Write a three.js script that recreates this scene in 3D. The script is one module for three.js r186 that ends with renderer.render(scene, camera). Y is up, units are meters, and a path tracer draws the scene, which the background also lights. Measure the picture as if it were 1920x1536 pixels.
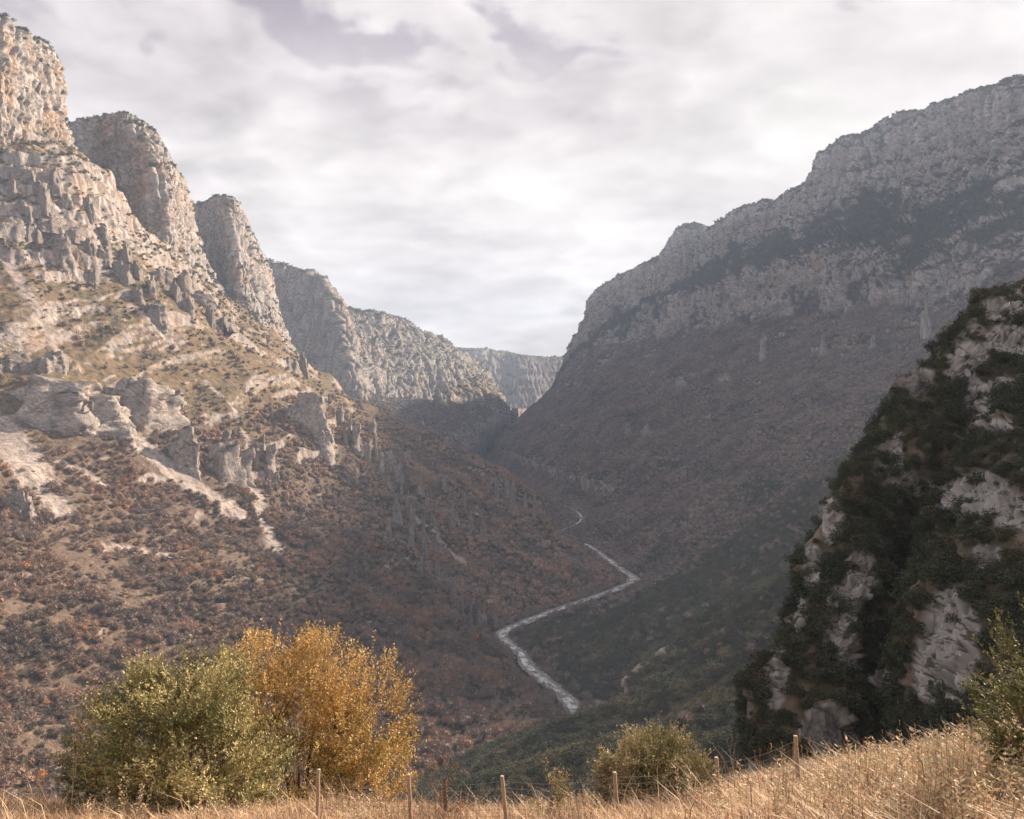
import * as THREE from 'three';
import { mergeGeometries } from 'three/addons/utils/BufferGeometryUtils.js';

// ------------------------------------------------------------------ camera, sky, sun, exposure
const scene = new THREE.Scene();
const F = 1536, CX = 960, CY = 768;                                   // the photograph's focal length and centre, in its own pixels
const camera = new THREE.PerspectiveCamera(2 * Math.atan(768 / F) * 180 / Math.PI, 1.25, 0.1, 40000);
camera.position.set(0, 0, 0); camera.lookAt(0, 0, -1);
const renderer = new THREE.WebGLRenderer({ antialias: true });
renderer.toneMapping = THREE.LinearToneMapping;
renderer.toneMappingExposure = 2.5;
renderer.shadowMap.enabled = true;
const SUN_AZ = 53 * Math.PI / 180, SUN_EL = 28 * Math.PI / 180;       // right of the view and in front of it
const sunDir = new THREE.Vector3(Math.sin(SUN_AZ) * Math.cos(SUN_EL), Math.sin(SUN_EL), -Math.cos(SUN_AZ) * Math.cos(SUN_EL));
const sun = new THREE.DirectionalLight(new THREE.Color().setRGB(1, 0.81, 0.63), 5);
sun.position.copy(sunDir).multiplyScalar(6000); sun.castShadow = true; sun.shadow.radius = 4;
Object.assign(sun.shadow.camera, { left: -4000, right: 4000, top: 4000, bottom: -4000, near: 10, far: 16000 });
sun.shadow.mapSize.set(4096, 4096);
scene.add(sun);
scene.fog = new THREE.FogExp2(new THREE.Color().setRGB(0.58, 0.74, 1.0), 0.000086);

// ------------------------------------------------------------------ noise
function rng(seed) { let a = seed >>> 0; return () => { a = (a + 0x6D2B79F5) | 0; let t = Math.imul(a ^ (a >>> 15), 1 | a); t = (t + Math.imul(t ^ (t >>> 7), 61 | t)) ^ t; return ((t ^ (t >>> 14)) >>> 0) / 4294967296; }; }
const PERM = new Uint8Array(512);
{ const r = rng(7), p = [...Array(256).keys()]; for (let i = 255; i > 0; i--) { const j = Math.floor(r() * (i + 1)); [p[i], p[j]] = [p[j], p[i]]; } for (let i = 0; i < 512; i++) PERM[i] = p[i & 255]; }
const GX = [1, -1, 1, -1, 1, -1, 1, -1, 0, 0, 0, 0, 1, -1, 0, 0], GY = [1, 1, -1, -1, 0, 0, 0, 0, 1, -1, 1, -1, 1, 1, -1, -1], GZ = [0, 0, 0, 0, 1, 1, -1, -1, 1, 1, -1, -1, 0, 0, 1, -1];
function n3(x, y, z) {
  const X = Math.floor(x), Y = Math.floor(y), Z = Math.floor(z); x -= X; y -= Y; z -= Z;
  const u = x * x * x * (x * (x * 6 - 15) + 10), v = y * y * y * (y * (y * 6 - 15) + 10), w = z * z * z * (z * (z * 6 - 15) + 10);
  const a = PERM[X & 255], b = PERM[(X + 1) & 255], y0 = Y & 255, y1 = (Y + 1) & 255, z0 = Z & 255, z1 = (Z + 1) & 255;
  const aa = PERM[a + y0], ab = PERM[a + y1], ba = PERM[b + y0], bb = PERM[b + y1];
  const g = (h, i, j, k) => { h &= 15; return GX[h] * i + GY[h] * j + GZ[h] * k; };
  const l = (t, p, q) => p + t * (q - p);
  return l(w, l(v, l(u, g(PERM[aa + z0], x, y, z), g(PERM[ba + z0], x - 1, y, z)), l(u, g(PERM[ab + z0], x, y - 1, z), g(PERM[bb + z0], x - 1, y - 1, z))),
    l(v, l(u, g(PERM[aa + z1], x, y, z - 1), g(PERM[ba + z1], x - 1, y, z - 1)), l(u, g(PERM[ab + z1], x, y - 1, z - 1), g(PERM[bb + z1], x - 1, y - 1, z - 1))));
}
function fbm(x, y, z, o = 4) { let s = 0, a = 0.5, f = 1; for (let i = 0; i < o; i++) { s += a * n3(x * f, y * f, z * f); a *= 0.5; f *= 2.03; } return s; }
function ridge(x, y, z, o = 4) { let s = 0, a = 0.5, f = 1; for (let i = 0; i < o; i++) { s += a * (1 - 2 * Math.abs(n3(x * f, y * f, z * f))); a *= 0.5; f *= 2.07; } return s; }
function hash3(i, j, k) { return PERM[(PERM[(PERM[i & 255] + j) & 255] + k) & 255]; }
const W = [0, 0, 0];
function worley(x, y, z) {                                              // nearest, second nearest, and the nearest cell's own number
  const X = Math.floor(x), Y = Math.floor(y), Z = Math.floor(z); let f1 = 9, f2 = 9, id = 0;
  for (let i = X - 1; i <= X + 1; i++) for (let j = Y - 1; j <= Y + 1; j++) for (let k = Z - 1; k <= Z + 1; k++) {
    const h = hash3(i, j, k), a = i + PERM[h] / 255 - x, b = j + PERM[h + 85] / 255 - y, c = k + PERM[h + 170] / 255 - z, d = a * a + b * b + c * c;
    if (d < f1) { f2 = f1; f1 = d; id = h; } else if (d < f2) f2 = d;
  }
  W[0] = Math.sqrt(f1); W[1] = Math.sqrt(f2); W[2] = id / 255; return W;
}
const clamp = (x, a = 0, b = 1) => Math.min(b, Math.max(a, x));
const sstep = (a, b, x) => { const t = clamp((x - a) / (b - a)); return t * t * (3 - 2 * t); };
const mix = (a, b, t) => a + (b - a) * t;
const mixc = (a, b, t) => [mix(a[0], b[0], t), mix(a[1], b[1], t), mix(a[2], b[2], t)];

// ------------------------------------------------------------------ the sky: thin bright overcast with broken cells high up
{
  const SKX = 7.9, SKZ = 4.1, CA = Math.cos(0.19), SA = Math.sin(0.19), w = 3072, h = 1536, data = new Float32Array(w * h * 4);
  for (let j = 0; j < h; j++) {
    const el = ((j + 0.5) / h - 0.5) * Math.PI, y = Math.sin(el), c = Math.cos(el);
    for (let i = 0; i < w; i++) {
      const az = ((i + 0.5) / w - 0.5) * 2 * Math.PI, x = Math.cos(az) * c, z = Math.sin(az) * c, o = (j * w + i) * 4;
      let col;
      if (y < -0.02) col = [0.55, 0.52, 0.52];
      else {
        const k = 1 / (Math.max(y, 0) + 0.20), qx = (x * CA + z * SA) * k, qz = (z * CA - x * SA) * k;
        const veil = fbm(qx * 0.75 + SKX, 1.7, qz * 0.75 + SKZ, 5), soft = fbm(qx * 1.9 + 9, 5.2 + veil, qz * 2.3 + 4, 5), cell = fbm(qx * 6 + veil * 2.5, 8.3, qz * 6 + soft * 2, 6);
        const wisp = fbm(qx * 0.8 + 20, 3.3, qz * 4.5, 4), puff = fbm(qx * 7 + 1.2 * soft, 4.4, qz * 7.6 + 1.2 * veil, 6);
        const toSun = clamp(x * sunDir.x + y * sunDir.y + z * sunDir.z, -1, 1), ang = Math.acos(toSun);
        const glow = Math.exp(-ang * ang / 0.36), core = Math.exp(-ang * ang / 0.05), low = Math.exp(-Math.max(y, 0) / 0.17);
        const b = 0.61 + 0.27 * low + 0.22 * glow + 0.5 * core + (0.34 * soft + 0.30 * puff) * (1 - 0.55 * glow) + 0.12 * wisp * low + 0.16 * veil;
        const tint = clamp(0.62 * (1 - low) * (1 - glow) - 0.9 * soft, 0, 1);
        col = [b * (1.02 - 0.01 * tint), b * (0.968 - 0.05 * tint), b * (0.93 + 0.005 * tint)];
        // broken cells: gaps open higher up, widened overhead out of view to cut ambient light
        const open = sstep(0.30, 0.46, y), gap = sstep(0.02, 0.36, cell * 1.25 + 0.75 * veil + 0.1 * soft - 0.12 + 0.05 * open + 0.22 * sstep(0.44, 0.7, y)) * open * (1 - 0.85 * glow);
        col = mixc(col, [0.30, 0.265, 0.32], clamp(gap * 0.95));
        // thin blue slots near the horizon
        const slot = sstep(0.12, 0.36, fbm(qx * 0.9 + 31, 6.1, qz * 2.6 + 11, 4)) * sstep(0.03, 0.10, y) * (1 - sstep(0.16, 0.26, y));
        col = mixc(col, [0.66, 0.68, 0.74], slot * 0.5);
        // small grey scraps of low cloud
        const scrap = sstep(0.22, 0.42, fbm(az * 9 + 50, 2.2, el * 17 + 7, 5) + 0.25 * n3(az * 26, 3.3, el * 46)) * sstep(0.02, 0.06, y) * (1 - sstep(0.12, 0.2, y));
        col = mixc(col, [0.66, 0.64, 0.65], scrap * 0.65);
      }
      data[o] = Math.max(0.02, 0.535 * col[0]); data[o + 1] = Math.max(0.02, 0.535 * col[1]); data[o + 2] = Math.max(0.02, 0.535 * col[2]); data[o + 3] = 1;
    }
  }
  const t = new THREE.DataTexture(data, w, h, THREE.RGBAFormat, THREE.FloatType);
  t.mapping = THREE.EquirectangularReflectionMapping; t.magFilter = t.minFilter = THREE.LinearFilter; t.needsUpdate = true;
  scene.background = t; scene.environment = t;
}
console.log('sky');

// ------------------------------------------------------------------ helpers for things
const used = new Map();
function numbered(name) { const k = used.get(name) ?? 0; used.set(name, k + 1); return k ? name + '_' + String(k).padStart(3, '0') : name; }
function put(o, name, data) { o.name = numbered(name); Object.assign(o.userData, data); scene.add(o); return o; }
function shade(o) { o.traverse((m) => { if (m.isMesh) { m.castShadow = true; m.receiveShadow = true; } }); return o; }
const structure = (g, m, name) => shade(put(new THREE.Mesh(g, m), name, { kind: 'structure' }));
function part(g, m, name, parent) { const p = new THREE.Mesh(g, m); p.name = name; p.castShadow = p.receiveShadow = true; parent.add(p); return p; }
const at = (px, py, d) => [(px - CX) / F * d, (CY - py) / F * d, -d];       // a surveyed point: bearing, height angle and distance

function noiseTexture(size, fn, srgb, rep = 1) {                             // tiles: the noise is blended over its border
  const d = new Uint8Array(size * size * 4);
  for (let j = 0; j < size; j++) for (let i = 0; i < size; i++) {
    const u = i / size, v = j / size, a = fn(u, v), b = fn(u - 1, v), c = fn(u, v - 1), e = fn(u - 1, v - 1), o = (j * size + i) * 4;
    for (let k = 0; k < 3; k++) d[o + k] = 255 * clamp(mix(mix(a[k], b[k], u), mix(c[k], e[k], u), v));
    d[o + 3] = 255;
  }
  const t = new THREE.DataTexture(d, size, size); t.wrapS = t.wrapT = THREE.RepeatWrapping; t.magFilter = THREE.LinearFilter; t.minFilter = THREE.LinearMipmapLinearFilter; t.generateMipmaps = true;
  if (srgb) t.colorSpace = THREE.SRGBColorSpace;
  t.repeat.set(rep, rep); t.needsUpdate = true; return t;
}
const grainMap = noiseTexture(512, (u, v) => { const a = 0.80 + 0.62 * fbm(u * 22, 1.5, v * 22, 4) + 0.22 * n3(u * 120, 4.5, v * 120); return [a, a * 0.99, a * 0.98]; }, true);
const rockBump = noiseTexture(512, (u, v) => { const a = 0.5 + 0.5 * ridge(u * 16, 2.5, v * 16, 5) * 0.7 + 0.3 * n3(u * 70, 7.5, v * 70); return [a, a, a]; }, false);
const mLand = new THREE.MeshStandardMaterial({ vertexColors: true, roughness: 1, map: grainMap, bumpMap: rockBump, bumpScale: 1.6 });
const mCliff = new THREE.MeshStandardMaterial({ vertexColors: true, roughness: 0.95, map: grainMap, bumpMap: rockBump, bumpScale: 2.2 });
const nearGrain = grainMap.clone(); nearGrain.repeat.set(9, 9); nearGrain.needsUpdate = true;
const nearBump = rockBump.clone(); nearBump.repeat.set(9, 9); nearBump.needsUpdate = true;
const mNear = new THREE.MeshStandardMaterial({ vertexColors: true, roughness: 0.95, map: nearGrain, bumpMap: nearBump, bumpScale: 0.2 });

// ------------------------------------------------------------------ lofted land: a net of surveyed points, smoothed, then weathered
function cr(a, b, c, d, t) { const t2 = t * t, t3 = t2 * t; return 0.5 * (2 * b + (c - a) * t + (2 * a - 5 * b + 4 * c - d) * t2 + (3 * b - a - 3 * c + d) * t3); }
function loft(net, wu, wv, weather, flip, tile = 120) {
  const R = net.length, C = net[0].length, us = [], vs = [];
  const fill = (arr, n, w) => { for (let s = 0; s < n - 1; s++) { const k = Array.isArray(w) ? w[s] : w; for (let i = 0; i < k; i++) arr.push(s + i / k); } arr.push(n - 1 - 1e-9); };
  fill(us, C, wu); fill(vs, R, wv);
  const nu = us.length, nv = vs.length, P = new Float32Array(nu * nv * 3), uv = new Float32Array(nu * nv * 2);
  const cl = (i, n) => i < 0 ? 0 : i >= n ? n - 1 : i;
  const tmp = [0, 0, 0, 0];
  for (let j = 0; j < nv; j++) {
    const r = Math.floor(vs[j]), tv = vs[j] - r, rows = [net[cl(r - 1, R)], net[cl(r, R)], net[cl(r + 1, R)], net[cl(r + 2, R)]];
    for (let i = 0; i < nu; i++) {
      const c = Math.floor(us[i]), tu = us[i] - c, i0 = cl(c - 1, C), i2 = cl(c + 1, C), i3 = cl(c + 2, C), o = (j * nu + i) * 3;
      for (let k = 0; k < 3; k++) { for (let q = 0; q < 4; q++) tmp[q] = cr(rows[q][i0][k], rows[q][c][k], rows[q][i2][k], rows[q][i3][k], tu); P[o + k] = cr(tmp[0], tmp[1], tmp[2], tmp[3], tv); }
    }
  }
  const N = new Float32Array(P.length);
  const normals = () => {
    for (let j = 0; j < nv; j++) for (let i = 0; i < nu; i++) {
      const l = (j * nu + Math.max(i - 1, 0)) * 3, r = (j * nu + Math.min(i + 1, nu - 1)) * 3, d = (Math.max(j - 1, 0) * nu + i) * 3, u = (Math.min(j + 1, nv - 1) * nu + i) * 3, o = (j * nu + i) * 3;
      const ax = P[r] - P[l], ay = P[r + 1] - P[l + 1], az = P[r + 2] - P[l + 2], bx = P[u] - P[d], by = P[u + 1] - P[d + 1], bz = P[u + 2] - P[d + 2];
      let x = ay * bz - az * by, y = az * bx - ax * bz, z = ax * by - ay * bx; const q = (flip ? -1 : 1) / (Math.hypot(x, y, z) || 1);
      N[o] = x * q; N[o + 1] = y * q; N[o + 2] = z * q;
    }
  };
  normals();
  for (let j = 0; j < nv; j++) { let s = 0; for (let i = 0; i < nu; i++) {
    const o = (j * nu + i) * 3; if (i) s += Math.hypot(P[o] - P[o - 3], P[o + 1] - P[o - 2], P[o + 2] - P[o - 1]);
    uv[(j * nu + i) * 2] = s / tile;
    if (j) { const q = o - nu * 3; uv[(j * nu + i) * 2 + 1] = uv[((j - 1) * nu + i) * 2 + 1] + Math.hypot(P[o] - P[q], P[o + 1] - P[q + 1], P[o + 2] - P[q + 2]) / tile; }
  } }
  const p = [0, 0, 0], n = [0, 0, 0];
  for (let j = 0; j < nv; j++) for (let i = 0; i < nu; i++) {
    const o = (j * nu + i) * 3; p[0] = P[o]; p[1] = P[o + 1]; p[2] = P[o + 2]; n[0] = N[o]; n[1] = N[o + 1]; n[2] = N[o + 2];
    weather(p, n, us[i], vs[j]); P[o] = p[0]; P[o + 1] = p[1]; P[o + 2] = p[2];
  }
  normals();
  const idx = new Uint32Array((nu - 1) * (nv - 1) * 6); let q = 0;
  for (let j = 0; j < nv - 1; j++) for (let i = 0; i < nu - 1; i++) {
    const a = j * nu + i, b = a + 1, c = a + nu, d = c + 1;
    if (flip) { idx[q++] = a; idx[q++] = d; idx[q++] = b; idx[q++] = a; idx[q++] = c; idx[q++] = d; }
    else { idx[q++] = a; idx[q++] = b; idx[q++] = d; idx[q++] = a; idx[q++] = d; idx[q++] = c; }
  }
  return { P, N, uv, idx, nu, nv, us, vs, col: new Float32Array(P.length) };
}
function paint(s, fn) { const p = [0, 0, 0], n = [0, 0, 0]; for (let i = 0; i < s.P.length; i += 3) { for (let k = 0; k < 3; k++) { p[k] = s.P[i + k]; n[k] = s.N[i + k]; } const c = fn(p, n, i / 3); s.col[i] = c[0]; s.col[i + 1] = c[1]; s.col[i + 2] = c[2]; } }
function geometryOf(s) {
  const g = new THREE.BufferGeometry();
  g.setAttribute('position', new THREE.BufferAttribute(s.P, 3)); g.setAttribute('normal', new THREE.BufferAttribute(s.N, 3));
  g.setAttribute('uv', new THREE.BufferAttribute(s.uv, 2)); g.setAttribute('color', new THREE.BufferAttribute(s.col, 3)); g.setIndex(new THREE.BufferAttribute(s.idx, 1)); return g;
}
const net = (rows) => rows.map((r) => r.map((q) => at(...q)));

// the river's own fall: height of the water at a distance d up the valley
const riverY = (d) => -300 + (d - 790) * 0.0183;
const onRiver = (px, py) => { const d = 314.5 / ((py - CY) / F + 0.0183); return at(px, py, d); };
const riverPath = (() => {
  const keys = [[1130, 1400], [1104, 1372], [1085, 1350], [1058, 1308], [1002, 1262], [966, 1218], [940, 1192], [975, 1172], [1030, 1150], [1100, 1126], [1160, 1104], [1188, 1088], [1160, 1066], [1126, 1040], [1098, 1022], [1056, 1008], [1050, 998], [1078, 986], [1090, 970], [1072, 955], [1020, 935], [960, 905], [912, 878], [893, 862]].map((k) => onRiver(...k));
  const c = new THREE.CatmullRomCurve3(keys.map((k) => new THREE.Vector3(...k)), false, 'centripetal');
  return c.getPoints(320);
})();
function riverDistance(x, z) { let m = 1e9; for (const r of riverPath) { const d = (r.x - x) ** 2 + (r.z - z) ** 2; if (d < m) m = d; } return Math.sqrt(m); }
function carve(p) {
  const y0 = riverY(-p[2]); if (p[1] > y0 + 70) return;
  const d = riverDistance(p[0], p[2]); if (d < 110) p[1] = Math.min(p[1], y0 - 2.2 + Math.max(0, d - 13) * 0.10 + Math.max(0, d - 42) * 0.9);
  if (d > 24 && p[1] < y0 + 2) p[1] = y0 + 2 + (p[1] - y0) * 0.15;
}
// moves a point along the slope so that it stands in banded rock steps
function bands(p, m, step, sharp = 5) { if (m <= 0) return; const y = p[1] + step * (0.75 * n3(p[0] / (2.6 * step), 0.3, p[2] / (2.6 * step)) + 0.3 * n3(p[0] / step, 7.3, p[2] / step)), k = Math.floor(y / step), f = y / step - k; p[1] += m * step * (Math.pow(f, sharp) - f) * 0.9; }

// left side of the valley, from the ravine below the meadow up to the foot of the towers
const left = loft([...net([
  [[-420, 1900, 300], [-150, 1880, 310], [60, 1850, 330], [260, 1800, 360], [430, 1750, 400], [600, 1690, 450], [760, 1630, 500], [900, 1570, 560], [1000, 1510, 620], [1120, 1450, 690]],
  [[-420, 1560, 420], [-150, 1540, 440], [60, 1520, 470], [260, 1490, 520], [430, 1470, 560], [600, 1440, 620], [760, 1410, 680], [900, 1390, 720], [1000, 1370, 760], [1078, 1358, 782]],
  [[-420, 1400, 480], [-150, 1390, 520], [60, 1380, 560], [240, 1360, 610], [400, 1340, 660], [560, 1320, 710], [700, 1310, 750], [830, 1300, 800], [930, 1295, 850], [1015, 1285, 880]],
  [[-420, 1180, 600], [-150, 1180, 640], [60, 1180, 700], [220, 1180, 760], [360, 1190, 800], [500, 1195, 860], [630, 1200, 900], [750, 1200, 950], [850, 1200, 1000], [945, 1200, 1050]],
  [[-420, 960, 750], [-150, 970, 800], [60, 985, 860], [210, 1000, 920], [340, 1020, 970], [470, 1040, 1020], [600, 1060, 1070], [730, 1085, 1120], [880, 1120, 1170], [1060, 1140, 1220]],
  [[-420, 800, 900], [-150, 810, 950], [20, 820, 1000], [180, 830, 1060], [310, 860, 1120], [440, 900, 1180], [580, 940, 1240], [740, 990, 1300], [950, 1045, 1360], [1180, 1085, 1400]],
  [[-420, 690, 980], [-150, 690, 1020], [0, 700, 1070], [150, 710, 1140], [290, 740, 1210], [430, 790, 1290], [580, 830, 1370], [750, 900, 1450], [960, 975, 1550], [1110, 1035, 1650]],
  [[-420, 520, 1100], [-150, 530, 1130], [0, 540, 1170], [130, 550, 1240], [260, 570, 1330], [400, 640, 1450], [560, 730, 1560], [740, 840, 1620], [960, 940, 1680], [1060, 1000, 1800]],
  [[-420, 260, 1250], [-150, 275, 1300], [0, 295, 1350], [130, 312, 1420], [250, 440, 1560], [400, 562, 1800], [540, 676, 2050], [720, 792, 1830], [960, 912, 1730], [1030, 985, 1850]],
  [[-420, 300, 1600], [-150, 330, 1700], [0, 400, 1750], [130, 480, 1800], [250, 560, 1900], [400, 690, 2150], [560, 760, 2350], [740, 850, 2100], [980, 945, 1950], [1060, 985, 2000]],
])], [26, 36, 62, 62, 62, 62, 62, 62, 62, 62], [10, 46, 60, 76, 80, 70, 90, 110, 30], (p, n) => {
  const h = p[1] - riverY(-p[2]), f = sstep(4, 70, h), [x, y, z] = p;
  const fall = (x + z * 0.35);                                                  // gullies run down the fall line
  const g = f * (26 * fbm(x / 260, y / 500, z / 260, 3) + 34 * ridge(fall / 135 + 3, y / 900, (z - x * 0.35) / 700, 3) + 7 * fbm(x / 45, y / 70, z / 45, 3));
  const px = CX + x / -z * F;
  p[0] += n[0] * g; p[1] += n[1] * g; p[2] += n[2] * g;
  const rocky = sstep(0.04, 0.24, fbm(x / 190 + 5, y / 110, z / 190, 3) + 0.30 * sstep(170, 320, y) - 0.10) * f;
  bands(p, rocky * 0.8 * sstep(-160, -40, y) , 34, 4.5);
  bands(p, 0.5 * sstep(-60, 60, y) * sstep(-0.1, 0.25, fbm(x / 120, 3 + y / 60, z / 120, 2)), 11, 4);
  const steep = sstep(190, 330, y + 50 * n3(x / 100, 4, z / 100));
  const cr_ = f * (steep * (11 * ridge(x / 38, y / 60, z / 38, 4) + 6 * Math.abs(n3(x / 15, y / 30, z / 15))) + rocky * 5 * ridge(x / 17, y / 26, z / 17, 3) + 1.6 * n3(x / 9, y / 9, z / 9));
  p[0] += n[0] * cr_; p[1] += n[1] * cr_ * 0.5; p[2] += n[2] * cr_;
  carve(p);
});
console.log('left', left.P.length / 3);

// right side of the valley, from the hill under the meadow to the foot of the long wall (columns run up the valley)
const rightRows = [
  [[760, 1720, 400], [1000, 1700, 370], [1250, 1690, 330], [1450, 1640, 310], [1650, 1520, 315], [1900, 1320, 340], [2200, 1100, 420]],
  [[760, 1530, 540], [1000, 1490, 510], [1250, 1450, 470], [1450, 1390, 460], [1650, 1260, 480], [1900, 1100, 520], [2200, 900, 620]],
  [[860, 1425, 690], [1050, 1390, 640], [1230, 1350, 600], [1420, 1280, 590], [1620, 1170, 620], [1850, 1000, 700], [2150, 780, 850]],
  [[1088, 1350, 790], [1170, 1305, 770], [1290, 1250, 750], [1440, 1160, 760], [1620, 1040, 800], [1830, 880, 900], [2100, 660, 1100]],
  [[985, 1218, 1040], [1120, 1190, 980], [1280, 1140, 960], [1440, 1050, 980], [1600, 940, 1030], [1800, 780, 1180], [2060, 560, 1450]],
  [[1195, 1092, 1390], [1290, 1060, 1340], [1390, 1010, 1330], [1500, 930, 1370], [1630, 820, 1450], [1790, 680, 1600], [1960, 500, 1920]],
  [[1104, 1025, 1690], [1200, 995, 1670], [1310, 945, 1680], [1430, 870, 1730], [1560, 770, 1820], [1680, 690, 1930], [1785, 590, 2120]],
  [[1090, 970, 2100], [1160, 945, 2080], [1250, 895, 2100], [1360, 815, 2160], [1460, 735, 2250], [1540, 660, 2350], [1600, 590, 2470]],
  [[1010, 932, 2560], [1060, 900, 2550], [1130, 850, 2550], [1220, 780, 2600], [1310, 710, 2700], [1390, 650, 2800], [1450, 608, 2920]],
  [[930, 885, 3400], [970, 860, 3350], [1020, 820, 3300], [1090, 765, 3300], [1160, 715, 3350], [1230, 675, 3400], [1290, 628, 3420]],
  [[898, 866, 3850], [930, 845, 3880], [965, 810, 3900], [1000, 780, 3950], [1040, 745, 4000], [1070, 710, 4000], [1112, 662, 4020]],
  [[905, 862, 4400], [940, 835, 4600], [972, 806, 4700], [1004, 778, 4700], [1036, 750, 4700], [1048, 725, 4700], [1056, 700, 4750]],
];
const right = loft(net(rightRows[0].map((_, r) => rightRows.map((c) => c[r]))), [14, 34, 44, 50, 54, 54, 50, 44, 40, 34, 16], [54, 60, 64, 64, 64, 60], (p, n) => {
  const h = p[1] - riverY(-p[2]), f = sstep(4, 80, h), [x, y, z] = p;
  const g = f * (22 * fbm(x / 300 + 40, y / 500, z / 300, 3) + 46 * ridge((z + x * 0.25) / 180, y / 1200 + 7, (x - z * 0.25) / 900, 3) + 12 * fbm(x / 70, y / 80, z / 70, 3));
  p[0] += n[0] * g; p[1] += n[1] * g; p[2] += n[2] * g;
  const rocky = sstep(0.10, 0.3, fbm(x / 160 + 15, y / 120, z / 160, 3) + 0.12 * sstep(60, 260, y) - 0.06) * f;
  bands(p, rocky, 30, 4.5);
  const c = f * (rocky * 6 * ridge(x / 26, y / 30, z / 26, 3) + 1.6 * n3(x / 11, y / 11, z / 11)); p[0] += n[0] * c; p[1] += n[1] * c; p[2] += n[2] * c;
  carve(p);
}, true);
console.log('right', right.P.length / 3);

// weathering of tall limestone walls: buttresses, vertical flutes, beds and cracks
function wallWeather(k, seed, amp = 1, big = 1, cleft = 1) {
  return (p, n, u, v) => {
    const [x, y, z] = p, a = k;
    const but = 52 * big * (ridge(x / (260 * a) + seed, y / (1300 * a), z / (260 * a), 2) - 0.2) + 16 * big * ridge(x / (110 * a) + seed, y / (520 * a), z / (110 * a), 2);
    const flute = cleft * (14 * ridge(x / (52 * a), y / (420 * a) + seed, z / (52 * a), 3) + 4.5 * ridge(x / (19 * a), y / (190 * a), z / (19 * a) + seed, 2));
    const yy = y + 26 * fbm(x / 160, y / 400, z / 160 + seed, 2), s = 58 * a, b = yy / s - Math.floor(yy / s), soft = sstep(-0.15, 0.25, n3(x / (120 * a), y / (80 * a), z / (120 * a) + seed)), bed = (0.4 + 0.6 * soft) * 17 * (sstep(0.05, 0.75, b) - b) + 2.2 * n3(x / 90, yy / (10 * a), seed + z / 90);
    const c = 3 * fbm(x / (15 * a), y / (26 * a), z / (15 * a), 3);
    const crack = -cleft * (18 * Math.pow(Math.max(0, 1 - Math.abs(n3(x / (56 * a) + seed, y / (800 * a), z / (56 * a))) * 8), 2) + 9 * Math.pow(Math.max(0, 1 - Math.abs(n3(x / (22 * a) + seed, y / (260 * a), z / (22 * a) + 3)) * 6), 2));
    const wl = worley(x / (44 * a) + seed, y / (130 * a), z / (44 * a)), blk = 13 * (wl[2] - 0.5) * sstep(0, 0.2, wl[1] - wl[0]) - 4 * sstep(0.12, 0, wl[1] - wl[0]);
    const d = amp * (but + flute - bed * 1.5 + c + crack + blk * a);
    p[0] += n[0] * d; p[2] += n[2] * d; p[1] += n[1] * d * 0.5 + amp * (17 * n3(x / 75, seed, z / 75) + 8 * n3(x / 24, seed, z / 24)) * sstep(0.5, 2, v);
  };
}
// the long wall on the right: foot, lower tier, wooded bench, upper tier, crest
const wallCols = [
  [[2170, 430, 1700], [2170, 370, 1730], [2170, 300, 1880], [2170, 180, 1960], [2170, 70, 2000]],
  [[1940, 510, 1880], [1935, 450, 1930], [1930, 330, 2120], [1930, 230, 2180], [1930, 150, 2220]],
  [[1850, 560, 2000], [1855, 480, 2040], [1860, 350, 2240], [1870, 260, 2300], [1880, 170, 2340]],
  [[1785, 610, 2110], [1790, 500, 2150], [1800, 385, 2360], [1815, 270, 2430], [1828, 180, 2460]],
  [[1690, 620, 2280], [1690, 485, 2330], [1700, 395, 2560], [1720, 290, 2620], [1738, 213, 2660]],
  [[1600, 615, 2450], [1600, 480, 2500], [1610, 385, 2720], [1615, 310, 2790], [1622, 250, 2850]],
  [[1535, 610, 2630], [1535, 485, 2680], [1545, 420, 2850], [1550, 350, 2900], [1552, 292, 2930]],
  [[1510, 615, 2720], [1505, 490, 2760], [1515, 440, 2900], [1520, 385, 2950], [1528, 340, 2990]],
  [[1450, 630, 2900], [1440, 500, 2950], [1450, 460, 3050], [1450, 420, 3100], [1452, 382, 3140]],
  [[1385, 635, 3100], [1385, 510, 3140], [1385, 470, 3220], [1382, 435, 3260], [1380, 401, 3290]],
  [[1358, 640, 3200], [1355, 530, 3260], [1358, 500, 3340], [1355, 465, 3370], [1352, 428, 3400]],
  [[1290, 648, 3400], [1285, 545, 3430], [1285, 515, 3480], [1275, 470, 3500], [1270, 430, 3530]],
  [[1258, 655, 3500], [1256, 575, 3540], [1254, 545, 3590], [1252, 515, 3610], [1250, 478, 3640]],
  [[1190, 670, 3700], [1190, 605, 3730], [1190, 575, 3780], [1188, 545, 3800], [1190, 512, 3830]],
  [[1115, 690, 4000], [1122, 645, 4010], [1124, 615, 4030], [1124, 585, 4040], [1126, 550, 4050]],
  [[1064, 732, 4250], [1070, 700, 4260], [1074, 680, 4280], [1082, 655, 4290], [1092, 625, 4300]],
  [[1052, 742, 4500], [1054, 728, 4560], [1058, 712, 4640], [1062, 695, 4700], [1072, 670, 4760]],
];
const wallNet = net(wallCols[0].map((_, r) => wallCols.map((c) => c[r])));
wallNet.push(wallNet[4].map(([x, y, z]) => [x * 1.12 + 60, y - 10, z * 1.06]), wallNet[4].map(([x, y, z]) => [x * 1.4 + 200, y - 120, z * 1.15]));
const wall = loft(wallNet, [14, 20, 26, 34, 34, 32, 18, 34, 36, 18, 34, 22, 38, 40, 32, 22], [64, 40, 50, 50, 12, 6], wallWeather(0.9, 3.3, 0.95, 1.0, 1.25), true);

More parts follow.
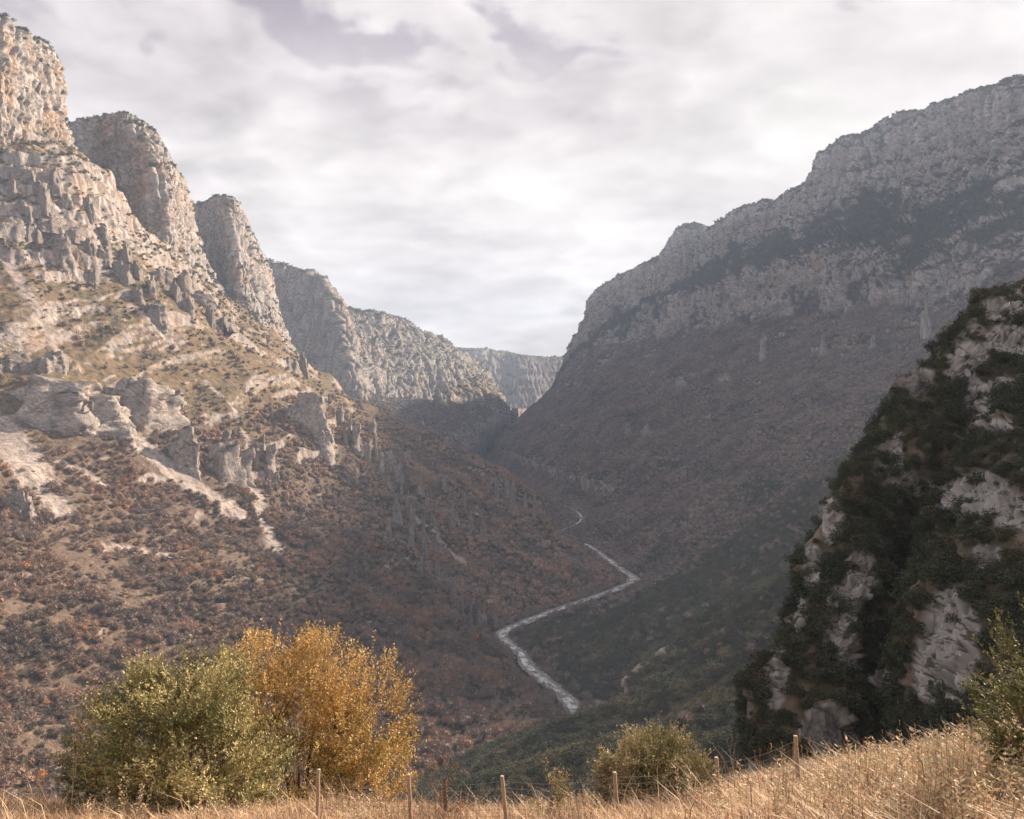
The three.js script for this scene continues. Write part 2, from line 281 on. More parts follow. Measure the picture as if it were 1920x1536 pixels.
// the three towers above the left slope, the far wall and the head of the gorge
function tower(cols, seed, k, wu, wv) {
  const rows = net(cols[0].map((_, r) => cols.map((c) => c[r]))), top = rows[rows.length - 1];
  const mid = [0, 1, 2].map((a) => top.reduce((s, q) => s + q[a], 0) / top.length);
  rows.push(top.map((q) => [mix(q[0], mid[0], 0.25), mix(q[1], mid[1], 0.4) + 6, mix(q[2], mid[2], 0.25) - 10]), top.map((q) => [mix(q[0], mid[0], 0.9), mid[1] + 4, mix(q[2], mid[2], 0.8) - 60]));
  return loft(rows, wu, wv, wallWeather(k, seed, 0.75, 0.42));
}
const towers = [
  tower([
    [[-430, 420, 1230], [-430, 300, 1240], [-430, 210, 1250], [-420, 130, 1260], [-410, 70, 1270]],
    [[-190, 400, 1240], [-190, 290, 1255], [-185, 200, 1265], [-180, 120, 1275], [-175, 50, 1290]],
    [[-30, 400, 1270], [-30, 290, 1290], [-30, 200, 1300], [-30, 120, 1310], [-30, 45, 1330]],
    [[70, 420, 1380], [60, 300, 1410], [52, 200, 1425], [48, 140, 1430], [40, 68, 1440]],
    [[170, 440, 1560], [128, 290, 1580], [108, 215, 1590], [103, 150, 1600], [88, 100, 1610]],
    [[150, 440, 1900], [120, 290, 1900], [100, 215, 1900], [90, 150, 1900], [75, 110, 1900]],
  ], 1.7, 0.62, [20, 26, 40, 40, 24], [44, 40, 36, 40, 10, 4]),
  tower([
    [[120, 640, 2300], [100, 480, 2300], [92, 390, 2300], [88, 300, 2300], [98, 248, 2300]],
    [[180, 620, 2070], [150, 480, 2080], [135, 390, 2090], [124, 300, 2100], [126, 238, 2100]],
    [[250, 610, 1880], [220, 480, 1900], [205, 390, 1910], [195, 300, 1920], [190, 226, 1930]],
    [[320, 600, 1720], [290, 485, 1745], [280, 395, 1760], [268, 305, 1775], [240, 232, 1800]],
    [[352, 600, 1730], [322, 485, 1765], [314, 395, 1780], [302, 320, 1800], [282, 262, 1830]],
    [[440, 610, 1960], [368, 500, 1990], [347, 410, 2010], [332, 345, 2030], [300, 282, 2030]],
    [[470, 640, 2350], [390, 500, 2350], [360, 410, 2350], [330, 345, 2350], [300, 290, 2350]],
  ], 5.2, 0.7, [10, 40, 40, 34, 40, 20], [52, 50, 46, 40, 10, 4]),
  tower([
    [[330, 700, 2700], [320, 560, 2700], [322, 480, 2700], [330, 420, 2700], [345, 380, 2700]],
    [[410, 700, 2520], [385, 580, 2550], [368, 510, 2570], [358, 440, 2580], [356, 395, 2590]],
    [[450, 700, 2320], [425, 585, 2370], [410, 510, 2390], [400, 440, 2410], [398, 384, 2430]],
    [[490, 700, 2190], [462, 590, 2245], [448, 510, 2270], [436, 440, 2290], [426, 378, 2320]],
    [[545, 690, 2430], [508, 590, 2470], [490, 510, 2490], [467, 450, 2500], [450, 400, 2500]],
    [[570, 700, 2800], [520, 590, 2800], [500, 510, 2800], [470, 450, 2800], [450, 410, 2800]],
  ], 9.4, 0.8, [10, 40, 40, 50, 20], [46, 44, 40, 36, 10, 4]),
  tower([                                                                      // the low shoulder between second and third tower
    [[310, 560, 2650], [310, 480, 2650], [312, 420, 2650], [318, 372, 2660]],
    [[345, 560, 2560], [345, 480, 2570], [342, 420, 2580], [338, 368, 2600]],
    [[375, 560, 2600], [370, 480, 2610], [366, 430, 2620], [358, 390, 2640]],
    [[400, 560, 2900], [385, 480, 2900], [370, 430, 2900], [360, 400, 2900]],
  ], 12.1, 0.8, [14, 22, 14], [20, 20, 20, 6, 4]),
];
const farCols = [
  [[470, 800, 3100], [470, 700, 3150], [468, 600, 3220], [470, 520, 3280]],
  [[560, 790, 3080], [536, 690, 3140], [515, 590, 3200], [500, 497, 3260]],
  [[620, 785, 3030], [596, 690, 3090], [578, 600, 3150], [560, 509, 3210]],
  [[685, 780, 2960], [656, 690, 3020], [632, 610, 3080], [606, 536, 3150]],
  [[715, 780, 3180], [684, 690, 3250], [655, 625, 3310], [627, 566, 3380]],
  [[760, 785, 3420], [728, 700, 3480], [698, 640, 3540], [668, 590, 3610]],
  [[815, 790, 3640], [790, 705, 3700], [765, 645, 3780], [742, 594, 3860]],
  [[870, 790, 3820], [845, 715, 3900], [820, 665, 3980], [792, 622, 4080]],
  [[925, 800, 4050], [900, 735, 4140], [876, 690, 4240], [848, 654, 4340]],
  [[960, 800, 4400], [930, 745, 4500], [905, 705, 4600], [880, 676, 4700]],
  [[975, 800, 5300], [940, 750, 5300], [915, 715, 5300], [890, 690, 5300]],
];
const farRows = net(farCols[0].map((_, r) => farCols.map((c) => c[r])));
farRows.push(farRows[3].map(([x, y, z]) => [x - 160, y + 4, z - 120]), farRows[3].map(([x, y, z]) => [x - 700, y - 60, z - 300]));
const farWall = loft(farRows, [20, 34, 34, 34, 34, 34, 34, 30, 26, 14], [60, 54, 50, 10, 5], wallWeather(1.15, 21.4, 1.0, 0.85, 1.4));
const headCols = [
  [[830, 800, 6000], [830, 760, 6050], [830, 705, 6100], [830, 656, 6200]],
  [[900, 800, 6050], [900, 750, 6100], [898, 700, 6150], [896, 656, 6250]],
  [[945, 800, 6200], [945, 750, 6260], [942, 705, 6320], [938, 662, 6400]],
  [[985, 795, 6300], [984, 750, 6360], [983, 710, 6420], [982, 669, 6500]],
  [[1030, 790, 6500], [1030, 750, 6560], [1030, 710, 6620], [1028, 672, 6700]],
  [[1080, 785, 6700], [1080, 750, 6760], [1080, 710, 6820], [1080, 673, 6900]],
  [[1160, 785, 6900], [1160, 750, 6960], [1160, 710, 7020], [1160, 674, 7100]],
];
const headRows = net(headCols[0].map((_, r) => headCols.map((c) => c[r])));
headRows.push(headRows[3].map(([x, y, z]) => [x, y + 2, z - 300]), headRows[3].map(([x, y, z]) => [x, y - 80, z - 900]));
const headWall = loft(headRows, 34, [34, 34, 34, 5, 4], wallWeather(1.3, 31.8, 0.8, 0.4));
const talus = loft(net([
  [[480, 900, 2350], [620, 900, 2500], [740, 905, 2700], [820, 900, 2950], [872, 890, 3350], [898, 868, 3850], [925, 845, 4500], [960, 815, 5400], [1010, 800, 6300], [1100, 800, 6900]],
  [[500, 810, 2600], [620, 830, 2680], [735, 840, 2850], [815, 845, 3100], [870, 850, 3450], [905, 840, 3950], [940, 820, 4550], [975, 800, 5400], [1010, 785, 6250], [1100, 785, 6800]],
  [[510, 750, 2750], [620, 760, 2820], [720, 775, 3000], [800, 792, 3280], [868, 800, 3600], [925, 800, 4000], [960, 790, 4600], [980, 785, 5500], [1010, 775, 6250], [1100, 775, 6750]],
  [[510, 700, 2950], [600, 715, 3020], [690, 740, 3120], [775, 755, 3450], [850, 760, 3800], [930, 770, 4100], [965, 765, 4700], [985, 765, 5700], [1010, 760, 6600], [1100, 760, 7000]],
]), [14, 40, 40, 36, 36, 36, 26, 26, 20], [26, 46, 40], (p, n) => {
  const [x, y, z] = p, f = sstep(4, 90, y - riverY(-z));
  const g = f * (26 * ridge(x / 200 + 2, y / 900, z / 260, 3) + 9 * fbm(x / 60, y / 60, z / 60, 3)); p[0] += n[0] * g; p[1] += n[1] * g; p[2] += n[2] * g;
  const rocky = sstep(0.05, 0.25, fbm(x / 150 + 1, y / 90, z / 150, 3)); bands(p, rocky, 34, 4.5);
  const c = rocky * 8 * ridge(x / 28, y / 36, z / 28, 3); p[0] += n[0] * c; p[2] += n[2] * c;
});
console.log('walls');

// the crag on the right, about a hundred and fifty metres off
const cragCols = [
  [[1560, 1500, 190], [1560, 1400, 195], [1600, 1240, 200], [1620, 1100, 205], [1700, 970, 212], [1790, 850, 220], [1870, 760, 228], [1930, 680, 234], [1990, 610, 240]],
  [[1432, 1470, 116], [1436, 1330, 121], [1488, 1165, 129], [1515, 1010, 138], [1592, 885, 145], [1690, 762, 155], [1782, 672, 163], [1846, 588, 170], [1922, 538, 176]],
  [[1530, 1480, 104], [1540, 1330, 109], [1575, 1155, 118], [1612, 1020, 128], [1690, 890, 137], [1775, 765, 147], [1848, 680, 155], [1898, 592, 164], [1965, 538, 171]],
  [[1640, 1470, 104], [1650, 1310, 112], [1680, 1140, 122], [1712, 1010, 132], [1768, 880, 139], [1850, 760, 147], [1925, 675, 152], [1985, 590, 160], [2045, 530, 168]],
  [[1760, 1460, 88], [1770, 1310, 94], [1790, 1130, 103], [1822, 1000, 112], [1865, 870, 121], [1930, 750, 129], [2005, 655, 137], [2065, 575, 146], [2130, 505, 156]],
  [[1940, 1450, 82], [1940, 1310, 87], [1955, 1130, 95], [1975, 1000, 102], [2015, 870, 110], [2085, 740, 118], [2155, 635, 126], [2210, 550, 134], [2260, 480, 145]],
  [[2200, 1400, 82], [2200, 1260, 87], [2220, 1080, 95], [2240, 950, 102], [2280, 820, 110], [2350, 690, 118], [2420, 580, 126], [2480, 490, 134], [2540, 420, 145]],
];
const faces = [[1681, 850, 14, 46], [1560, 975, 20, 44], [1612, 1080, 34, 50], [1575, 1160, 34, 66], [1522, 1060, 20, 40], [1502, 1155, 13, 36], [1455, 1268, 26, 62], [1552, 1370, 56, 50], [1782, 1205, 56, 112], [1742, 1260, 30, 60], [1838, 935, 62, 50], [1900, 965, 44, 42], [1832, 755, 30, 46], [1712, 702, 40, 32], [1800, 700, 30, 26], [1815, 668, 40, 26], [1895, 640, 52, 34], [1880, 585, 44, 22], [1780, 940, 24, 30], [1850, 1045, 30, 26], [1860, 800, 50, 16], [1880, 720, 60, 12], [1480, 1090, 14, 30], [1650, 1280, 30, 26], [1590, 1240, 30, 20]];
function face(p) {                                                        // 1 on the bare rock faces of the crag, 0 in its scrub
  const [px, py] = [CX + p[0] / -p[2] * F, CY - p[1] / -p[2] * F], wx = 16 * fbm(px / 34, py / 34, 3, 3), wy = 16 * fbm(px / 34, py / 34, 9, 3); let m = 0;
  for (const [x, y, qx, qy] of faces) { const rx = qx * 1.02, ry = qy * 1.0; const q = Math.hypot((px + wx - x) / rx, (py + wy - y) / ry); if (q < 1.25) m = Math.max(m, sstep(1.12, 0.86, q)); } return m;
}
const crag = loft(net(cragCols[0].map((_, r) => cragCols.map((c) => c[r]))), [16, 76, 76, 76, 76, 20], [40, 66, 66, 60, 60, 56, 48, 44], (p, n) => {
  const [x, y, z] = p;
  const lump = 5.5 * fbm(x / 30, y / 40, z / 30, 3) + 2.2 * ridge(x / 11, y / 22, z / 11, 3);
  const rockFace = face(p), bare = Math.max(rockFace, 0.5 * sstep(0.1, 0.3, fbm(x / 22 + 9, y / 22, z / 22, 3)));
  p[0] += n[0] * lump; p[1] += n[1] * lump; p[2] += n[2] * lump;
  bands(p, 0.55 * bare, 3.6, 3.5);
  const w = worley(x / 2.6, y / 2.6, z / 2.6), wid = w[2], wgap = w[1] - w[0], u = worley(x / 0.95, y / 1.15, z / 0.95), blk = 1.2 * rockFace + bare * (2.4 * (wid - 0.5) * sstep(0, 0.3, wgap) - 0.7 * sstep(0.2, 0, wgap) + 0.9 * (u[2] - 0.5) * sstep(0, 0.3, u[1] - u[0]) - 0.3 * sstep(0.22, 0, u[1] - u[0])) + 0.5 * fbm(x / 1.5, y / 1.5, z / 1.5, 4);
  p[0] += n[0] * blk; p[1] += n[1] * blk; p[2] += n[2] * blk;
}, false, 14);

// the meadow under the camera, and the hillside it breaks off into
const groundY = (x, z) => { const d = -z; return -1.6 - 0.433 * d + (x > 0 ? 0.15 * x : -0.015 * x) - 0.022 * Math.max(0, d - 18.5 - 0.05 * x) ** 1.6 + 0.16 * n3(x / 3, 1, z / 3) + 0.05 * n3(x / 0.8, 2, z / 0.8) + 0.3 * n3(x / 9, 5, z / 9); };
const meadow = (() => {
  const xs = [], zs = [];
  for (let i = -60; i <= 60; i++) xs.push(Math.sign(i) * (Math.abs(i) / 60) ** 1.7 * 70);
  for (let j = 0; j <= 130; j++) zs.push(5 - (j / 130) ** 1.6 * 135);
  const rows = zs.map((z) => xs.map((x) => [x, Math.max(-290, groundY(x, z)), z]));
  return loft(rows, 1, 1, () => { }, false, 14);
})();

// ------------------------------------------------------------------ where a bearing meets the land (for standing things on it)
const ZW = 960, ZH = 768, zbuf = new Float32Array(ZW * ZH).fill(1e9), zid = new Uint8Array(ZW * ZH);
function survey(s, id) {
  const { P, idx } = s, q = (i) => { const z = -P[i * 3 + 2]; return z < 0.5 ? null : [((P[i * 3] / z) * F + CX) / 2, (CY - (P[i * 3 + 1] / z) * F) / 2, z]; };
  for (let t = 0; t < idx.length; t += 3) {
    const a = q(idx[t]), b = q(idx[t + 1]), c = q(idx[t + 2]); if (!a || !b || !c) continue;
    const x0 = Math.max(0, Math.floor(Math.min(a[0], b[0], c[0]))), x1 = Math.min(ZW - 1, Math.ceil(Math.max(a[0], b[0], c[0]))), y0 = Math.max(0, Math.floor(Math.min(a[1], b[1], c[1]))), y1 = Math.min(ZH - 1, Math.ceil(Math.max(a[1], b[1], c[1])));
    if (x0 > x1 || y0 > y1) continue;
    const den = (b[1] - c[1]) * (a[0] - c[0]) + (c[0] - b[0]) * (a[1] - c[1]); if (Math.abs(den) < 1e-9) continue;
    for (let y = y0; y <= y1; y++) for (let x = x0; x <= x1; x++) {
      const u = ((b[1] - c[1]) * (x - c[0]) + (c[0] - b[0]) * (y - c[1])) / den, v = ((c[1] - a[1]) * (x - c[0]) + (a[0] - c[0]) * (y - c[1])) / den, w = 1 - u - v;
      if (u < -0.02 || v < -0.02 || w < -0.02) continue;
      const z = 1 / (u / a[2] + v / b[2] + w / c[2]); if (z < zbuf[y * ZW + x]) { zbuf[y * ZW + x] = z; zid[y * ZW + x] = id; }
    }
  }
}
[left, right, wall, ...towers, farWall, headWall, talus, crag, meadow].forEach((s, i) => survey(s, i + 1));
const depthAt = (px, py) => zbuf[clamp(Math.round(py / 2), 0, ZH - 1) * ZW + clamp(Math.round(px / 2), 0, ZW - 1)];
function hit(px, py) { const d = depthAt(px, py); return d > 1e8 ? null : new THREE.Vector3(...at(px, py, d)); }
const toPixel = (x, y, z) => [CX + x / -z * F, CY - y / -z * F];
console.log('surveyed');

// ------------------------------------------------------------------ what the land is made of
const C = {
  rock: [0.45, 0.413, 0.392], rockPale: [0.59, 0.543, 0.512], rockDark: [0.15, 0.14, 0.138], stain: [0.54, 0.325, 0.18], rust: [0.37, 0.235, 0.185],
  grass: [0.255, 0.182, 0.098], grassOlive: [0.165, 0.138, 0.068], litter: [0.20, 0.143, 0.104], wood: [0.072, 0.052, 0.046], scree: [0.54, 0.465, 0.42], evergreen: [0.030, 0.038, 0.026], moss: [0.085, 0.078, 0.042], straw: [0.30, 0.20, 0.095],
};
const chutes = [
  [[[5, 485], [50, 552], [90, 620], [122, 672]], 11], [[[190, 775], [250, 820], [310, 870], [380, 922], [440, 962]], 20], [[[-10, 800], [30, 845], [62, 885]], 30], [[[0, 855], [55, 900], [112, 955]], 21], [[[112, 868], [160, 890], [202, 912]], 9],
  [[[460, 882], [488, 930], [502, 1000], [518, 1032]], 12], [[[245, 575], [290, 610], [332, 655]], 8], [[[385, 715], [440, 770], [465, 830], [462, 872]], 5], [[[780, 972], [830, 1020], [868, 1052]], 10], [[[715, 852], [738, 868]], 7],
  [[[430, 1080], [500, 1090], [560, 1105], [600, 1130], [645, 1140]], 2.6], [[[200, 1028], [270, 1036], [345, 1046]], 8], [[[690, 1165], [735, 1182]], 2.4], [[[60, 900], [90, 930]], 10],
  [[[1238, 1222], [1180, 1262], [1118, 1318]], 13], [[[1150, 930], [1112, 962]], 9], [[[1160, 1030], [1188, 1052]], 5], [[[905, 890], [880, 875]], 8],
].map(([px, w]) => [px.map((q) => hit(...q)).filter(Boolean), w]).filter(([p]) => p.length > 1);
function scree(p) {
  let s = 0;
  for (const [q, w] of chutes) for (let i = 0; i < q.length - 1; i++) {
    const a = q[i], b = q[i + 1]; if (Math.min(Math.abs(p[0] - a.x), Math.abs(p[0] - b.x)) > 200) continue;
    const dx = b.x - a.x, dy = b.y - a.y, dz = b.z - a.z, t = clamp(((p[0] - a.x) * dx + (p[1] - a.y) * dy + (p[2] - a.z) * dz) / (dx * dx + dy * dy + dz * dz));
    const d = Math.hypot(p[0] - a.x - t * dx, p[1] - a.y - t * dy, p[2] - a.z - t * dz); if (d < w * 2.2) s = Math.max(s, sstep(1, 0.55, d / w + 0.55 * fbm(p[0] / 12, p[1] / 12, p[2] / 12, 3) + 0.25 * n3(p[0] / 3, p[1] / 3, p[2] / 3)));
  }
  return s;
}
function rockColour(p, k = 1, warm = 0) {
  const [x, y, z] = p, a = fbm(x / (60 * k), y / (60 * k), z / (60 * k), 4), st = fbm(x / (26 * k) + 7, y / (190 * k), z / (26 * k), 4), or = fbm(x / (110 * k) + 20, y / (130 * k) + 4, z / (110 * k), 3);
  let c = mixc(C.rock, C.rockPale, clamp(0.4 + 1.5 * a)); c = mixc(c, C.rockDark, sstep(0.02, 0.3, st) * 0.6); c = mixc(c, C.rockDark, sstep(0.08, 0.3, fbm(x / (8 * k), y / (70 * k), z / (8 * k) + 5, 3)) * 0.32); c = mixc(c, C.rockDark, 0.3 * sstep(0.12, 0.4, fbm(x / (9 * k), y / (16 * k), z / (9 * k), 3)));
  c = mixc(c, C.stain, sstep(0.04, 0.34, or + 0.45 * st + warm - 0.05) * 0.55); return mixc(c, C.rust, sstep(0.16, 0.4, -or + 0.3 * a + warm * 0.4) * 0.45);
}
const mem = { left: new Float32Array(left.P.length / 3), right: new Float32Array(right.P.length / 3) };
paint(left, (p, n, i) => {
  const [x, y, z] = p, h = y - riverY(-z);
  const a = fbm(x / 80, y / 80, z / 80, 4), b = fbm(x / 24 + 3, y / 24, z / 24, 3);
  const low = sstep(40, -90, y + 90 * a - 0.05 * (x + 300));                      // the wooded lower half
  let c = mixc(C.grass, C.grassOlive, sstep(-0.15, 0.3, a + 0.5 * b)); c = mixc(c, C.litter, clamp(0.25 + low) * sstep(-0.3, 0.2, b + low * 0.4));
  const rk = sstep(0.53, 0.37, n[1] + 0.24 * b - 0.16 * sstep(190, 310, y)); c = mixc(c, mixc(rockColour(p, 0.5, 0.08), C.scree, 0.35), rk);
  const s = scree(p); mem.left[i] = Math.max(s, rk); return mixc(c, C.scree, s * 0.9);
});
paint(right, (p, n, i) => {
  const [x, y, z] = p, a = fbm(x / 90 + 8, y / 90, z / 90, 4), b = fbm(x / 25 + 3, y / 25, z / 25, 3);
  let c = mixc(C.litter, C.grassOlive, clamp(0.3 + 1.4 * a)); c = mixc(c, C.grassOlive, 0.5 * sstep(1350, 800, -z + 240 * a));
  c = mixc(c, C.evergreen, 0.7 * sstep(0.05, 0.3, a + 0.4 * b)); c = mixc(c, C.grassOlive, 0.5 * sstep(0.15, 0.35, b - a));
  const rk = sstep(0.66, 0.5, n[1] + 0.2 * b); c = mixc(c, rockColour(p, 0.6), rk * 0.9);
  const s = scree(p); mem.right[i] = Math.max(s, rk); return mixc(c, C.scree, s * 0.75);
});
const wallPaint = (s, k, warm, green, bench = 0) => (p, n, i) => {
  const [x, y, z] = p, v = s.vs[Math.floor(i / s.nu)], b = fbm(x / 30, y / 30, z / 30, 3), a = fbm(x / 130, y / 60, z / 130, 3), w = fbm(x / 150 + 9, y / 150, z / 150, 3);
  let c = rockColour(p, k, warm); c = mixc(c, C.grassOlive, sstep(0.42, 0.62, n[1] + 0.25 * b) * 0.9);
  const shelf = bench * sstep(0.52, 0.24, Math.abs(v - 1.6 + 1.5 * w) + 0.8 * b + 0.9 * Math.max(0, a)) + bench * 0.6 * sstep(0.12, 0.36, -ridge(x / 100 + 3.3, y / 480, z / 100, 2) + 0.5 * b - 0.05), foot = bench * sstep(0.26, 0.06, v + 1.6 * w + 0.7 * b - 0.05);
  c = mixc(c, C.evergreen, Math.max(shelf * 0.9, sstep(0.34, 0.55, n[1] + 0.75 * a + 0.35 * b + green) * 0.85)); return mixc(c, C.wood, foot * 0.9);
};
paint(wall, wallPaint(wall, 1, -0.12, -0.2, 1));
towers.forEach((t, i) => paint(t, wallPaint(t, 0.7, [0.16, 0.06, 0.02, 0][i], -0.25)));
paint(farWall, wallPaint(farWall, 1.1, 0, -0.3)); paint(headWall, wallPaint(headWall, 1.3, -0.1, -0.3));
paint(talus, (p, n) => { const [x, y, z] = p, b = fbm(x / 40, y / 40, z / 40, 3); let c = mixc(C.litter, C.grassOlive, clamp(0.3 + b)); c = mixc(c, C.evergreen, 0.45 * sstep(0.05, 0.3, fbm(x / 90, y / 90, z / 90, 3))); return mixc(c, rockColour(p, 0.8), sstep(0.68, 0.5, n[1] + 0.2 * b)); });
const cragFace = new Float32Array(crag.P.length / 3);
paint(crag, (p, n, i) => {
  const [x, y, z] = p, b = fbm(x / 3, y / 3, z / 3, 3), bare = fbm(x / 22 + 9, y / 22, z / 22, 3), f = face(p); cragFace[i] = f;
  const c = mixc(C.moss, C.litter, sstep(-0.2, 0.3, b)); let r = mixc([0.31, 0.287, 0.274], [0.44, 0.405, 0.385], clamp(0.5 + 1.6 * fbm(x / 4, y / 4, z / 4, 4)));
  r = mixc(r, [0.12, 0.112, 0.10], 0.75 * sstep(0.05, 0.3, fbm(x / 1.3 + 4, y / 4, z / 1.3, 3))); r = mixc(r, [0.085, 0.078, 0.045], sstep(0.6, 0.85, n[1] + 0.3 * b));
  return mixc(c, r, Math.max(f, 0.8 * sstep(0.72, 0.5, n[1] + 0.3 * b) * sstep(0.08, 0.22, bare)));
});
paint(meadow, (p) => mixc(C.straw, [0.13, 0.085, 0.045], sstep(-0.1, 0.4, fbm(p[0] / 1.5, 0, p[2] / 1.5, 4) + sstep(-18, -40, p[2]))));

structure(geometryOf(left), mLand, 'left_mountain_slope');
structure(geometryOf(right), mLand, 'right_mountain_slope');
structure(geometryOf(wall), mCliff, 'right_cliff_wall');
towers.forEach((t) => structure(geometryOf(t), mCliff, 'cliff_tower'));
structure(geometryOf(farWall), mCliff, 'far_cliff_wall');
structure(geometryOf(headWall), mCliff, 'gorge_head_cliff');
structure(geometryOf(talus), mLand, 'far_slope');
structure(geometryOf(crag), new THREE.MeshStandardMaterial({ vertexColors: true, roughness: 0.95 }), 'near_crag');
structure(geometryOf(meadow), mNear, 'meadow_ground');
{
  const g = new THREE.PlaneGeometry(9000, 8200); g.rotateX(-Math.PI / 2); g.translate(0, -335, -3600);
  const c = new Float32Array(12).map((_, i) => C.wood[i % 3]); g.setAttribute('color', new THREE.BufferAttribute(c, 3)); structure(g, mLand, 'valley_floor');
}
console.log('painted');

// ------------------------------------------------------------------ the river in its bed of pale stones
function ribbon(width, lift, colour, across = 10) {
  const n = riverPath.length, P = [], col = [], uv = [], idx = []; let s = 0;
  for (let i = 0; i < n; i++) {
    const a = riverPath[Math.max(i - 1, 0)], b = riverPath[Math.min(i + 1, n - 1)], t = new THREE.Vector3().subVectors(b, a).setY(0).normalize(), q = riverPath[i]; if (i) s += q.distanceTo(riverPath[i - 1]);
    for (let k = 0; k <= across; k++) {
      const w = (k / across - 0.5) * width * (1 + 0.75 * n3(s / 40, k > across / 2 ? 3 : 8, 0)) * (1 - 0.5 * sstep(1500, 1900, -q.z)), x = q.x - t.z * w, z = q.z + t.x * w, y = riverY(-q.z) + lift(s, k / across, x, z);
      P.push(x, y, z); uv.push(s / 20, k / across * width / 20); col.push(...colour(s, k / across, x, z));
      if (i < n - 1 && k < across) { const o = i * (across + 1) + k; idx.push(o, o + 1, o + across + 2, o, o + across + 2, o + across + 1); }
    }
  }
  const g = new THREE.BufferGeometry(); g.setAttribute('position', new THREE.Float32BufferAttribute(P, 3)); g.setAttribute('uv', new THREE.Float32BufferAttribute(uv, 2)); g.setAttribute('color', new THREE.Float32BufferAttribute(col, 3)); g.setIndex(idx); g.computeVertexNormals(); return g;
}
const flats = ribbon(260, (s, k, x, z) => -2.6 + Math.max(0, Math.abs(k - 0.5) * 260 - 12) * 0.10 + 1.2 * n3(x / 20, 4, z / 20), (s, k, x, z) => mixc([0.060, 0.046, 0.038], [0.10, 0.078, 0.055], clamp(0.5 + n3(x / 15, 5, z / 15))), 40);
structure(flats, mLand, 'river_flats');
structure(ribbon(17, (s, k, x, z) => 0.2 + 3.4 * Math.abs(k - 0.5) ** 1.5 + 0.8 * n3(x / 5, 1, z / 5), (s, k, x, z) => mixc([0.36, 0.33, 0.305], [0.56, 0.53, 0.50], clamp(0.5 + n3(x / 4, 2, z / 4)))), mLand, 'riverbed');
const waterBump = rockBump.clone(); waterBump.repeat.set(3, 3); waterBump.needsUpdate = true;
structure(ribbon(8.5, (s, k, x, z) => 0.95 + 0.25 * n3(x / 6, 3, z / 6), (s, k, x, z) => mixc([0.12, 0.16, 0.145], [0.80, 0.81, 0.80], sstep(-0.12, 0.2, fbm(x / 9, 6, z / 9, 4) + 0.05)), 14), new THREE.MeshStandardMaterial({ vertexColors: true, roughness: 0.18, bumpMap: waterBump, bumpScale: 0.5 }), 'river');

{
  const g = new THREE.IcosahedronGeometry(1, 1), a = g.attributes.position; for (let i = 0; i < a.count; i++) { const x = a.getX(i), y = a.getY(i), z = a.getZ(i), m = 1 + 0.35 * n3(x * 1.7, y * 1.7, z * 1.7); a.setXYZ(i, x * m, y * m * 0.7, z * m); } g.computeVertexNormals();
  const r = rng(63), list = [], c = new THREE.Color(), M = new THREE.Matrix4(); for (let i = 3; i < riverPath.length - 2; i++) for (let k = 0; k < 10; k++) { const q = riverPath[i], b = riverPath[i + 1], t = new THREE.Vector3().subVectors(b, q).setY(0), l = t.length() || 1, off = (r() - 0.5) * 20, e = r(); list.push([q.x + t.x * e - t.z / l * off, riverY(-q.z) + 0.9, q.z + t.z * e + t.x / l * off, 0.4 + 1.3 * r() ** 3]); }
  const im = new THREE.InstancedMesh(g, new THREE.MeshStandardMaterial({ roughness: 0.9 }), list.length); list.forEach(([x, y, z, q], i) => { im.setMatrixAt(i, M.makeRotationY(r() * 6.28).scale(new THREE.Vector3(q, q, q)).setPosition(x, y, z)); const v = 0.22 + 0.28 * r(); im.setColorAt(i, c.setRGB(v, v * 0.93, v * 0.88)); }); put(shade(im), 'river_boulders', { kind: 'stuff', label: 'pale boulders strewn along the river', category: 'boulders' });
}

// ------------------------------------------------------------------ foliage shapes
function soup() { return { p: [], n: [], c: [] }; }
function tri(s, a, b, c, col) { s.p.push(...a, ...b, ...c); for (let i = 0; i < 3; i++) s.c.push(...col); }
function fromSoup(s, flat = false) { const g = new THREE.BufferGeometry(); g.setAttribute('position', new THREE.Float32BufferAttribute(s.p, 3)); g.setAttribute('color', new THREE.Float32BufferAttribute(s.c, 3)); g.computeVertexNormals(); return g; }
function limb(s, a, b, r0, r1, col, sides = 5) {
  const d = new THREE.Vector3(b[0] - a[0], b[1] - a[1], b[2] - a[2]).normalize(), u = new THREE.Vector3(Math.abs(d.y) > 0.9 ? 1 : 0, Math.abs(d.y) > 0.9 ? 0 : 1, 0).cross(d).normalize(), v = d.clone().cross(u);
  for (let i = 0; i < sides; i++) {
    const q = [i, i + 1].map((k) => { const t = k / sides * 2 * Math.PI; return [u.x * Math.cos(t) + v.x * Math.sin(t), u.y * Math.cos(t) + v.y * Math.sin(t), u.z * Math.cos(t) + v.z * Math.sin(t)]; });
    const A = q.map((e) => a.map((w, k) => w + e[k] * r0)), B = q.map((e) => b.map((w, k) => w + e[k] * r1)), nn = q[0].map((w, k) => (w + q[1][k]) / 2);
    tri(s, A[0], A[1], B[1], col, nn); tri(s, A[0], B[1], B[0], col, nn);
  }
}
const jit = (r, c, k) => { const a = 1 + (r() - 0.5) * k; return [c[0] * a * (1 + (r() - 0.5) * k * 0.3), c[1] * a, c[2] * a]; };
